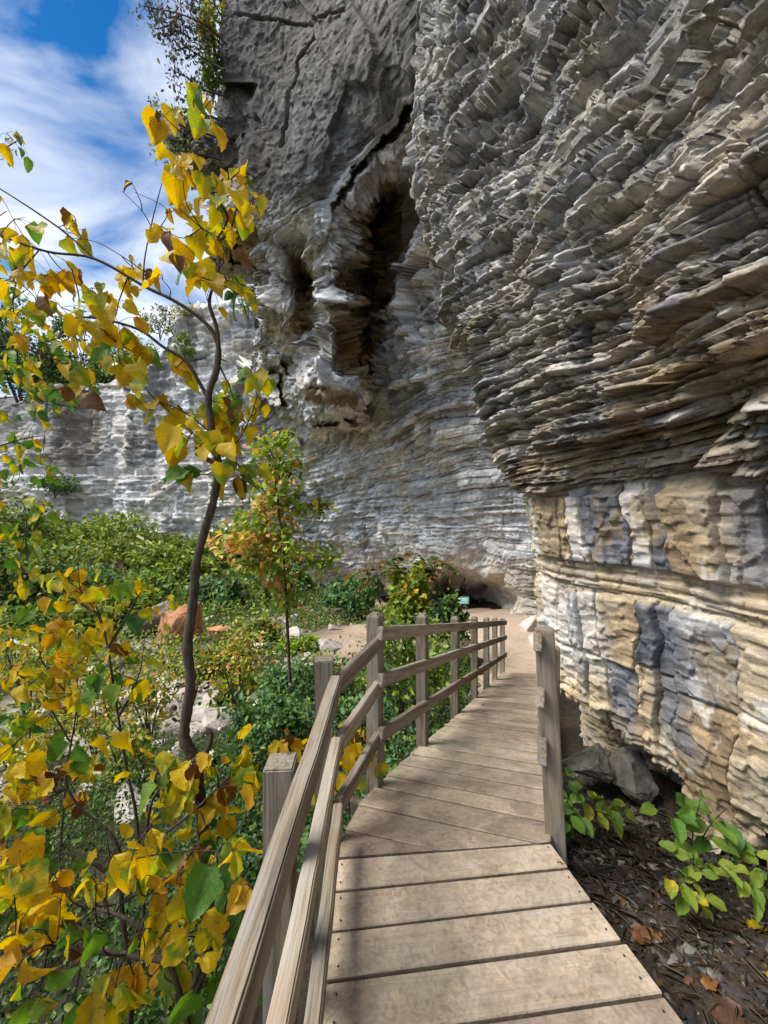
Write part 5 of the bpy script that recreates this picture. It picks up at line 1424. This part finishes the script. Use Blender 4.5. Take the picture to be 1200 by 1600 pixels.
# slim maple sapling with orange and green leaves
def maple():
    d = 7.5; b = on_ground(455, 1085, d); root = empty('maple_sapling', b); tag(root, 'slim sapling with orange and green leaves in front of the pale cliff', 'tree')
    line = [b + Vector((0, 0, -.05))] + px_branch([(453,1060),(449,980),(447,930),(444,890),(438,820),(430,760),(428,720),(415,690)], d)
    tb = Tubes(); tb.add(line, .035, .012, 7, 6); tb.build('trunk', M['bark'], root, b)
    g = np.random.default_rng(55); Vs = []; Fs = []; Cs = []; bs = 0
    boughs = [(420,700,22,18,'lime'),(430,730,24,16,'mixed'),(432,765,24,18,'lime'),(425,790,28,16,'orange'),(405,820,34,16,'lime'),(385,850,38,16,'orange'),(440,840,28,18,'lime'),(412,850,30,14,'orange'),(460,860,24,12,'lime'),(370,840,18,10,'orange'),(430,875,32,14,'lime'),(400,880,24,10,'mixed'),(440,905,16,14,'orange'),(478,795,18,10,'lime'),(500,790,14,8,'mixed'),(495,880,20,12,'lime'),(510,865,12,10,'lime'),(448,935,20,14,'lime'),(440,780,18,14,'lime'),(455,720,12,10,'lime'),(410,740,12,10,'orange'),(440,690,14,10,'lime')]
    tw = Tubes(); sm = smooth_line(line, 6)
    for (x, y, rx, ry, pal) in boughs:
        c = P(x, y, d + random.uniform(-.35, .35)); near = min(sm, key=lambda q: (q - c).length + max(0, q.z - c.z) * 2)
        tw.add([near, near.lerp(c, .5) + Vector((0, 0, .03)), c], .008, .003, 5, 4)
        n = int(rx * ry * .46); p = g.normal(size=(n, 3)) * np.array([rx, rx * .9, ry]) / F * d * .75 + np.array(c)
        V, f, cc = leaf_quads(p, .13, PAL[pal] + (PAL['orange'][:1] + PAL['lime'] if pal == 'lime' else []), g, .8, .6)
        Vs.append(V); Fs.append(f + bs); Cs.append(cc); bs += len(V)
    me = np_mesh('crown', np.concatenate(Vs) - np.array(b), np.concatenate(Fs), np.concatenate(Cs)); me.materials.append(M['foliage']); link('crown', me, root)['kind'] = 'stuff'
    tw.build('twigs', M['twig'], root, b)['kind'] = 'stuff'
maple()

# tree at the left edge with small green leaves
def edge_tree():
    d = 3.6; b = on_ground(-150, 1250, d); root = empty('leafy_tree', b); tag(root, 'tree with small green and yellow leaves reaching in from the picture edge', 'tree')
    trunk = [b + Vector((0, 0, -.1))] + px_branch([(-150,1100),(-140,900),(-150,700),(-120,500),(-130,300)], d)
    tb = Tubes(); tb.add(trunk, .06, .03, 8, 5); tb.build('trunk', M['bark'], root, b)
    random.seed(44); tw = Tubes()
    brs_ = [px_branch(q, d) for q in [[(-140,620),(-60,560),(20,540),(80,560),(150,580)],[(-145,700),(-60,640),(30,620),(120,640)],[(-130,480),(-60,450),(20,440),(60,470)],[(-130,330),(-60,260),(0,235),(35,215)],[(-145,760),(-60,720),(20,690),(70,680)],[(-140,900),(-60,850),(0,830),(40,830)],[(-145,820),(-60,780),(20,760)],[(-130,420),(-50,370),(10,330)]]]
    for q in brs_: one = Tubes(); one.add(q, .012, .003, 6); one.build('branch', M['twig'], root, b)
    cl = [(10,215,4,12,26,'D'),(20,240,4,12,24,'D'),(35,230,2,8,22,'D'),(5,255,3,12,24,'D')]
    def reg(x0, y0, x1, y1, n, mix, sz):
        for i in range(n): cl.append((random.uniform(x0, x1), random.uniform(y0, y1), random.choice([2, 3]), 11, sz * random.uniform(.8, 1.3), random.choice(mix)))
    reg(0, 560, 145, 640, 30, ['G', 'G', 'L'], 24); reg(0, 480, 90, 560, 15, ['L', 'G', 'Y'], 26); reg(0, 390, 70, 480, 9, ['Y', 'Y', 'G'], 26)
    reg(0, 640, 75, 760, 14, ['D', 'G', 'L'], 26); reg(0, 770, 70, 850, 12, ['L', 'G'], 28); reg(0, 850, 60, 930, 9, ['L', 'D'], 28)
    cluster_leaves(root, b, tw, [smooth_line(q, 5) for q in brs_], cl, d, .3, 'oval', extra=0)
    tw.build('twigs', M['twig'], root, b)['kind'] = 'stuff'
edge_tree()

# ---- trees on the cliff tops
def top_tree(x, y, d, rx, rz, n, size, pals, label, seed, cat='tree', clumps=45, group='trees on the cliff tops', foot=None, spread=.15, bare=0):
    c = P(x, y, d); f = foot if foot is not None else c.z - rz * 1.1; base = Vector((c.x, c.y, f))
    r = shrub('cliff_top_tree' if cat == 'tree' else 'cliff_top_bush', label, cat, base, (rx, rx * .8, rz), n, size, pals, seed, group, top=(0, 0, c.z - f), stems=3, clumps=clumps, spread=spread)
    return r
def bare_tree():
    d = 19.5; base = P(352, 60, d + 1.0); base = Vector((base.x + .5, base.y, base.z)); root = empty('bare_tree', base); tag(root, 'half-bare tree leaning out from the top of the grey prow', 'tree', 'trees on the cliff tops')
    random.seed(12); tb = Tubes(); g = np.random.default_rng(12); Vs = []; Fs = []; Cs = []; bs = 0
    lines = [[(355,70),(320,40),(285,22),(250,15),(225,10)],[(355,90),(325,60),(300,20),(285,-20)],[(352,110),(318,90),(290,75),(270,80)],[(350,150),(315,140),(290,120),(268,110)],[(350,190),(320,180),(290,175),(265,180)],[(350,220),(310,205),(275,195),(240,175)],[(352,40),(330,0),(310,-40)],[(348,250),(310,240),(275,235),(250,240)],[(285,22),(262,40),(240,45)],[(300,60),(280,50),(262,58)]]
    pal = PAL['bare'] + [(.05,.06,.05),(.06,.07,.06)]
    for l in lines:
        q = [p - base for p in px_branch([(x + random.uniform(-3, 3), y, d + random.uniform(-.4, .4)) for x, y in l], d)]
        one = Tubes(); one.add(q, .05, .015, 6); one.build('branch', M['twig'], root, Vector((0, 0, 0)))
        sl = smooth_line(q, 5)
        for p in sl[4:]:
            for r in range(3):
                e = p + rv() * random.uniform(.2, .7); tb.add([p, p.lerp(e, .5) + rv() * .05, e], .012, .005, 4, 2)
                n = 5; pp = np.array(e) + g.normal(size=(n, 3)) * .13
                V, f, c = leaf_quads(pp, .20, pal if l[0][1] < 215 else pal + PAL['olive'], g, .4, .5); Vs.append(V); Fs.append(f + bs); Cs.append(c); bs += len(V)
    me = np_mesh('crown', np.concatenate(Vs), np.concatenate(Fs), np.concatenate(Cs)); me.materials.append(M['foliage']); link('crown', me, root)['kind'] = 'stuff'
    tb.build('twigs', M['twig'], root, Vector((0, 0, 0)))['kind'] = 'stuff'
bare_tree()
top_tree(338, 30, 20.5, 1.0, 2.6, 1500, .2, ['yellow', 'olive', 'lime'], 'yellow-leaved tree at the edge of the prow above the half-bare tree', 701)
top_tree(330, 115, 20.5, .7, 1.6, 1100, .17, ['olive', 'green', 'lime'], 'olive green bush clinging to the side of the prow', 702, 'bush', group='bushes on the cliff ledges')
top_tree(388, 470, 50, 1.8, 2.2, 900, .35, ['olive', 'yellow', 'green'], 'grassy yellow-green tuft under the prow on the far ledge', 703, 'bush', group='bushes on the cliff ledges')
top_tree(395, 585, 45, 1.2, 2.8, 700, .3, ['lime', 'green'], 'bright green plants growing in the seep streak', 704, 'bush', group='bushes on the cliff ledges')
top_tree(288, 545, 57, 1.5, 2.6, 700, .4, ['green', 'olive'], 'green bush in the notch of the far cliff rim', 705, 'bush', group='bushes on the cliff ledges')
top_tree(85, 757, 60.5, 3.2, 1.9, 1100, .45, ['green', 'dark'], 'green shrub growing on the ledge of the far cliff', 706, 'bush', group='bushes on the cliff ledges')
top_tree(295, 492, 60, 3.2, 1.4, 900, .35, ['olive', 'bare', 'yellow'], 'sparse scrub along the rim beside the prow', 707, 'bush', group='bushes on the cliff ledges')
top_tree(250, 505, 66, 3.0, 2.6, 900, .4, ['bare', 'olive'], 'thin greyish tree at the far cliff rim', 708)
top_tree(40, 560, 75, 9.5, 11, 3600, .8, ['olive', 'green', 'dark'], 'broad tree on the far rim at the picture edge', 709)
top_tree(115, 565, 72, 6.0, 8.5, 3000, .6, ['dark', 'dark', 'green'], 'dark evergreen tree on the far cliff rim', 710, spread=.12)
top_tree(180, 585, 74, 5.5, 5.0, 2000, .6, ['olive', 'green'], 'low rounded tree between the evergreen and the notch', 711)
top_tree(215, 560, 74, 3.5, 5.0, 1300, .5, ['lime', 'olive'], 'paler green tree right of the evergreen on the far rim', 712)
top_tree(-40, 520, 70, 9, 12, 2600, .8, ['green', 'dark'], 'tall green tree at the far edge of the rim', 713)

# ------------------------------------------------------------------ stones
def hull(seed, flat=1.0, pts=18, sub=2, noise=.03):
    g = np.random.default_rng(seed)
    pts = min(pts, 13)
    p = g.uniform(-1, 1, (pts, 3)); p /= (np.abs(p) ** 4).sum(1, keepdims=True) ** .25; p *= g.uniform(.8, 1, (pts, 1)); p[:, 2] *= flat
    bm = bmesh.new()
    for q in p: bm.verts.new(q)
    r = bmesh.ops.convex_hull(bm, input=list(bm.verts))
    bmesh.ops.delete(bm, geom=[v for v in bm.verts if not v.link_faces], context='VERTS')
    bmesh.ops.bevel(bm, geom=list(bm.edges), offset=.025, segments=1, affect='EDGES')
    if sub:
        bmesh.ops.triangulate(bm, faces=bm.faces)
        bmesh.ops.subdivide_edges(bm, edges=list(bm.edges), cuts=sub, use_grid_fill=True)
        co = np.array([v.co for v in bm.verts]); nz = fbm(co[:, 0] * 2.2 + seed, co[:, 1] * 2.2, co[:, 2] * 5, 4, 3) * noise * 1.1 + facets(co[:, 0] * 2.5 + seed, co[:, 1] * 2.5, co[:, 2] * 4, 3, 1.2)[0] * noise * .7
        bm.normal_update()
        for v, k in zip(bm.verts, nz): v.co += v.normal * k
    me = bpy.data.meshes.new('stone'); bm.to_mesh(me); bm.free(); return me
def boulder(name, label, loc, scale, rot, mat, seed, flat=1.0, pts=18, sub=2, group=None, cat='boulder', noise=.04):
    me = hull(seed, flat, pts, sub, noise); me.materials.append(M[mat]); o = link(name, me); o.location = loc; o.scale = scale; o.rotation_euler = rot
    tag(o, label, cat, group); return o
def gpt(x, y, d): v = P(x, y, d); return v
boulder('boulder', 'squared grey-brown boulder with a flat top beside the corner post', (1.64, 3.05, -.40), (.24, .19, .13), (.12, .1, .5), 'stone_grey', 1, noise=.06, sub=4)
boulder('flat_rock', 'tilted dark slate slab under the cliff overhang', (1.93, 2.95, -.42), (.20, .20, .24), (.5, -.55, .2), 'stone_grey', 2, .5, noise=.045, sub=4)
boulder('flat_rock', 'thin pale slab below the squared boulder', (1.45, 2.80, -.60), (.12, .08, .03), (.1, .2, .7), 'stone_grey', 6)
q = on_ground(282, 990, 17.5); boulder('boulder', 'large orange sunlit boulder behind the young tree trunk', q + Vector((.1, 0, .30)), (1.05, .9, 1.75), (.15, .25, 1.0), 'stone_orange', 37, noise=.10)
q = on_ground(232, 965, 18.5); boulder('boulder', 'leaning brown slab beside the large orange boulder', q + Vector((.2, 0, .5)), (1.5, .9, .7), (.1, -.5, .2), 'stone_grey', 12)
q = on_ground(340, 985, 17); boulder('boulder', 'small rounded orange boulder right of the young tree trunk', q + Vector((0, 0, .35)), (.6, .5, .5), (.2, .1, .9), 'stone_orange', 13)
q = on_ground(30, 1225, 7.0); boulder('flat_rock', 'large pale tilted slab at the picture edge', q + Vector((0, 0, .22)), (.75, .55, .22), (.25, -.32, .35), 'stone_pale', 14, .8)
q = on_ground(85, 1220, 7.2); boulder('boulder', 'brown-sided block against the large pale slab', q + Vector((0, 0, .2)), (.42, .4, .3), (.1, .2, .2), 'stone_pale', 15)
q = on_ground(75, 1120, 9.5); boulder('boulder', 'cut log-like pale block above the large pale slab', q + Vector((0, 0, .25)), (.7, .35, .25), (.1, -.4, .4), 'stone_pale', 16)
q = on_ground(520, 1005, 14); boulder('flat_rock', 'pale pinkish slab above the boardwalk bend', q + Vector((0, 0, .1)), (.6, .5, .22), (.1, .1, .4), 'stone_pale', 17)
q = on_ground(445, 1003, 16); boulder('flat_rock', 'pale slab on the slope behind the maple trunk', q + Vector((0, 0, .1)), (.8, .5, .25), (.15, -.2, .1), 'stone_pale', 18)
q = on_ground(380, 1010, 15.5); boulder('boulder', 'grey boulder on the slope left of the maple trunk', q + Vector((0, 0, .2)), (.6, .5, .35), (.1, .2, .5), 'stone_grey', 19)
q = on_ground(840, 985, 11.3); boulder('boulder', 'pale block at the foot of the cliff beside the footpath', q + Vector((.1, 0, .15)), (.42, .35, .35), (.1, .1, .5), 'stone_pale', 20)
q = on_ground(818, 968, 14.5); boulder('boulder', 'buff boulder where the footpath meets the cliff', q + Vector((.2, 0, .2)), (.5, .45, .5), (.1, .2, .2), 'stone_pale', 22)
q = on_ground(842, 1015, 9.2); boulder('boulder', 'pale rock nearest the end of the boardwalk', q + Vector((.15, 0, .1)), (.25, .25, .22), (.2, .1, .8), 'stone_pale', 23)
stones = [hull(900 + i, .55 + .1 * i, 12, 0) for i in range(5)]
for m_ in stones: m_.materials.append(M['stone_pale'])
g = np.random.default_rng(91); placed = 0
while placed < 290:
    if placed < 230: x, y = -6.0 + g.normal() * 2.6, 9.4 + g.normal() * 2.4
    else: x, y = g.uniform(-11, 0), g.uniform(10, 24)
    if x > -1.2 + .0 * y or y < 5.5: continue
    sz = .09 + .36 * g.random() ** 2.0
    o = bpy.data.objects.new('stone', stones[int(g.integers(5))]); col.objects.link(o)
    o.location = (x, y, ground_z(x, y) + sz * .18); o.scale = (sz * g.uniform(.8, 1.5), sz, sz * g.uniform(.5, .9)); o.rotation_euler = (g.uniform(-.3, .3), g.uniform(-.3, .3), g.uniform(0, 6.28))
    tag(o, 'pale limestone rubble lying on the valley floor', 'stone', 'pale rubble on the valley floor'); placed += 1
# rubble, litter and grit on the soil by the cliff
def debris():
    g = np.random.default_rng(15); Vs = []; Fs = []; Cs = []; b = 0
    n = 5200; x = .9 + 1.5 * g.random(n); y = .9 + 2.6 * g.random(n) ** .9
    k = (x > np.where(y < 1.86, .86 + .19 * (1.86 - y), .86 + (y - 1.86) * .40)) & (x < 2.75 - .4 * y + .35)
    x = x[k]; y = y[k]; n = len(x); z = terrain(x, y)
    sz = .005 + .020 * g.random(n) ** 3.2
    dirs = g.normal(size=(n, 3)) * np.array([1, 1, .25]); dirs /= np.linalg.norm(dirs, axis=1, keepdims=True)
    up = np.array([0, 0, 1.0]) + .4 * g.normal(size=(n, 3)); sx = np.cross(dirs, up); sx /= np.linalg.norm(sx, axis=1, keepdims=True); uz = np.cross(sx, dirs)
    a = dirs * (sz * g.uniform(.8, 2.2, n))[:, None]; c = sx * (sz * g.uniform(.5, 1.1, n))[:, None]; h = uz * (sz * g.uniform(.25, .6, n))[:, None]
    p = np.stack([x, y, z + sz * .2], 1)
    V = np.stack([p - a - c * .6, p - a * .4 + c, p + a + c * .4, p + a * .6 - c, p - a * .5 + h, p + a * .5 + h], 1).reshape(-1, 3)
    base = (np.arange(n) * 6)[:, None]
    F3 = np.concatenate([base + np.array(t_) for t_ in ((0, 1, 4), (1, 5, 4), (1, 2, 5), (2, 3, 5), (3, 0, 4), (3, 4, 5))])
    pal = np.array([(.045,.04,.036),(.07,.062,.055),(.10,.09,.08),(.035,.03,.028),(.06,.042,.03),(.028,.024,.022),(.16,.145,.125)])
    cc = np.repeat(pal[g.integers(0, len(pal), n)], 6, 0)
    me = np_mesh('rubble', V, F3, cc)
    return me
t = NT('rubble_stone'); M['rubble'] = t.finish(t.bsdf(t.mix(1.0, t.attr(), t.ramp(t.noise(t.pos(), 60., 4), [(.3, (.6, .6, .6)), (.7, (1.3, 1.3, 1.3))]), 'MULTIPLY'), .9, t.bump(t.noise(t.pos(), 90., 3), .5, .005)))
tag(link('rubble', debris(), None, M['rubble']), 'small stone chips and litter strewn over the soil', 'rubble', None, 'stuff')
def litter():
    g = np.random.default_rng(16); n = 900
    x = .9 + 1.5 * g.random(n); y = .9 + 2.2 * g.random(n)
    k = (x > np.where(y < 1.86, .9 + .19 * (1.86 - y), .9 + (y - 1.86) * .40)); x = x[k]; y = y[k]
    pos = np.stack([x, y, terrain(x, y) + .012], 1)
    V, f, c = leaf_quads(pos, .03, [(.10,.045,.02),(.07,.042,.028),(.05,.035,.025),(.13,.06,.025)], g, 1.5, .6)
    n2 = 1600; x = .9 + 1.4 * g.random(n2); y = .9 + 2.0 * g.random(n2); k = (x > np.where(y < 1.86, .9 + .19 * (1.86 - y), .9 + (y - 1.86) * .40)); x = x[k]; y = y[k]
    d = g.normal(size=(len(x), 3)) * np.array([1, 1, .12]); V2, f2, c2 = leaf_quads(np.stack([x, y, terrain(x, y) + .01], 1), .09, [(.13,.10,.07),(.09,.07,.05),(.18,.15,.10)], g, 2, .035, d * 3)
    return np_mesh('leaf_litter', np.concatenate([V, V2]), np.concatenate([f, f2 + len(V)]), np.concatenate([c, c2]))
tag(link('leaf_litter', litter(), None, M['foliage']), 'brown leaf scraps and dry stalks over the soil', 'litter', None, 'stuff')

# dead wood on the far slope
for (x0, y0, x1, y1, d, r, lab) in [(215,838,272,872,38,.16,'long pale dead log on the slope under the far cliff'),(205,850,250,868,37,.12,'shorter pale dead log beside the longer one'),(298,895,302,870,33,.10,'upright dead pale stump branch left of the young tree trunk'),(20,1000,75,1035,13,.09,'grey fallen branch lying among the yellow leaves')]:
    a = P(x0, y0, d); bq = P(x1, y1, d - 1.5); rt = Vector(a.lerp(bq, .5)); root_t = Tubes(); root_t.add([a, a.lerp(bq, .5) + Vector((0, 0, .1)), bq], r, r * .6, 8, 5)
    me = np_mesh('log', np.array(root_t.v) - np.array(rt), root_t.f, None, True); o = link('dead_log', me, None, M['bark_pale']); o.location = rt; tag(o, lab, 'log')

# ------------------------------------------------------------------ sign and hiker
def sign():
    b = on_ground(719, 958, 23.5); b.z += .05; root = empty('trail_sign', b); root.scale = (1.6, 1.2, 1.0); tag(root, 'small teal interpretive sign on a post beside the footpath', 'sign')
    t = NT('sign_teal'); teal = t.finish(t.bsdf((.14, .33, .30), .4)); t = NT('sign_print'); prt = t.finish(t.bsdf((.62, .70, .66), .5)); t = NT('sign_post'); pm = t.finish(t.bsdf((.62, .63, .62), .5))
    def box(nm, c, s_, m, rx=0):
        bm = bmesh.new(); bmesh.ops.create_cube(bm, size=1); 
        for v in bm.verts: v.co = Vector((v.co.x * s_[0], v.co.y * s_[1], v.co.z * s_[2]))
        bmesh.ops.bevel(bm, geom=list(bm.edges), offset=min(s_) * .2, segments=1, affect='EDGES')
        me = bpy.data.meshes.new(nm); bm.to_mesh(me); bm.free(); me.materials.append(m); o = link(nm, me, root); o.location = c; o.rotation_euler = (rx, 0, R(-12)); return o
    box('post', (0, 0, .33), (.07, .06, .72), pm)
    pn = box('panel', (0, -.02, .82), (.66, .035, .46), teal, R(-38))
    for (cx, cz, sx, sz_) in ((-.14, .06, .26, .22), (.16, .10, .22, .05), (.16, .02, .22, .03), (.16, -.04, .22, .03), (0, -.15, .54, .03)):
        me = bpy.data.meshes.new('print'); me.from_pydata([(cx - sx / 2, -.021, cz - sz_ / 2), (cx + sx / 2, -.021, cz - sz_ / 2), (cx + sx / 2, -.021, cz + sz_ / 2), (cx - sx / 2, -.021, cz + sz_ / 2)], [], [(0, 1, 2, 3)]); me.materials.append(prt); link('print', me, pn)
sign()
def skin_body(name, joints, edges, mat, parent, sub=2):
    me = bpy.data.meshes.new(name); me.from_pydata([j[0] for j in joints], edges, []); o = link(name, me, parent, mat)
    md = o.modifiers.new('skin', 'SKIN'); 
    for v, j in zip(me.skin_vertices[0].data, joints): v.radius = (j[1], j[1] * .9 if len(j) < 3 else j[2])
    me.skin_vertices[0].data[0].use_root = True
    sb = o.modifiers.new('sub', 'SUBSURF'); sb.levels = sub; sb.render_levels = sub
    return o
def hiker():
    b = on_ground(513, 933, 45.0); b.z += .06
    root = empty('person', b, R(10)); tag(root, 'person with long dark hair in dark red top walking along the footpath', 'person')
    t = NT('skin'); sk = t.finish(t.bsdf((.55, .34, .25), .6)); t = NT('hair'); hr = t.finish(t.bsdf((.02, .015, .013), .5)); t = NT('maroon_cloth'); mc = t.finish(t.bsdf((.14, .02, .04), .85)); t = NT('dark_cloth'); dc = t.finish(t.bsdf((.03, .025, .04), .85)); t = NT('shoe'); sh = t.finish(t.bsdf((.6, .58, .55), .7))
    J = [((0,0,.92),.13,.10),((0,0,1.10),.12,.09),((0,0,1.32),.15,.10),((0,0,1.45),.055),((0,-.01,1.58),.095,.10),((0,-.01,1.68),.075),
         ((-.09,0,.86),.085),((-.13,-.12,.48),.06),((-.16,-.10,.08),.04),((-.16,-.20,.03),.04),((.09,0,.86),.085),((.14,.14,.48),.06),((.20,.30,.10),.04),((.20,.22,.03),.04),
         ((-.18,0,1.38),.05),((-.25,.06,1.12),.04),((-.26,-.04,.90),.032),((.18,0,1.38),.05),((.25,-.06,1.12),.04),((.25,-.16,.94),.032)]
    E = [(0,1),(1,2),(2,3),(3,4),(4,5),(0,6),(6,7),(7,8),(8,9),(0,10),(10,11),(11,12),(12,13),(2,14),(14,15),(15,16),(2,17),(17,18),(18,19)]
    skin_body('body', J, E, sk, root)
    skin_body('top', [((0,0,.95),.15,.125),((0,0,1.12),.14,.115),((0,0,1.34),.17,.125),((-.17,0,1.38),.07),((.17,0,1.38),.07)], [(0,1),(1,2),(2,3),(2,4)], mc, root)
    skin_body('shorts', [((0,0,.93),.155,.13),((-.10,-.02,.78),.11),((-.115,-.06,.62),.10),((.10,.02,.78),.11),((.12,.07,.62),.10)], [(0,1),(1,2),(0,3),(3,4)], dc, root)
    skin_body('hair', [((0,.03,1.70),.09),((0,.06,1.58),.11,.09),((0,.09,1.42),.09,.06),((0,.10,1.26),.05)], [(0,1),(1,2),(2,3)], hr, root)
    skin_body('shoe', [((-.16,-.07,.05),.05),((-.16,-.24,.035),.045)], [(0,1)], sh, root); skin_body('shoe', [((.20,.33,.06),.05),((.20,.17,.035),.045)], [(0,1)], sh, root)
hiker()
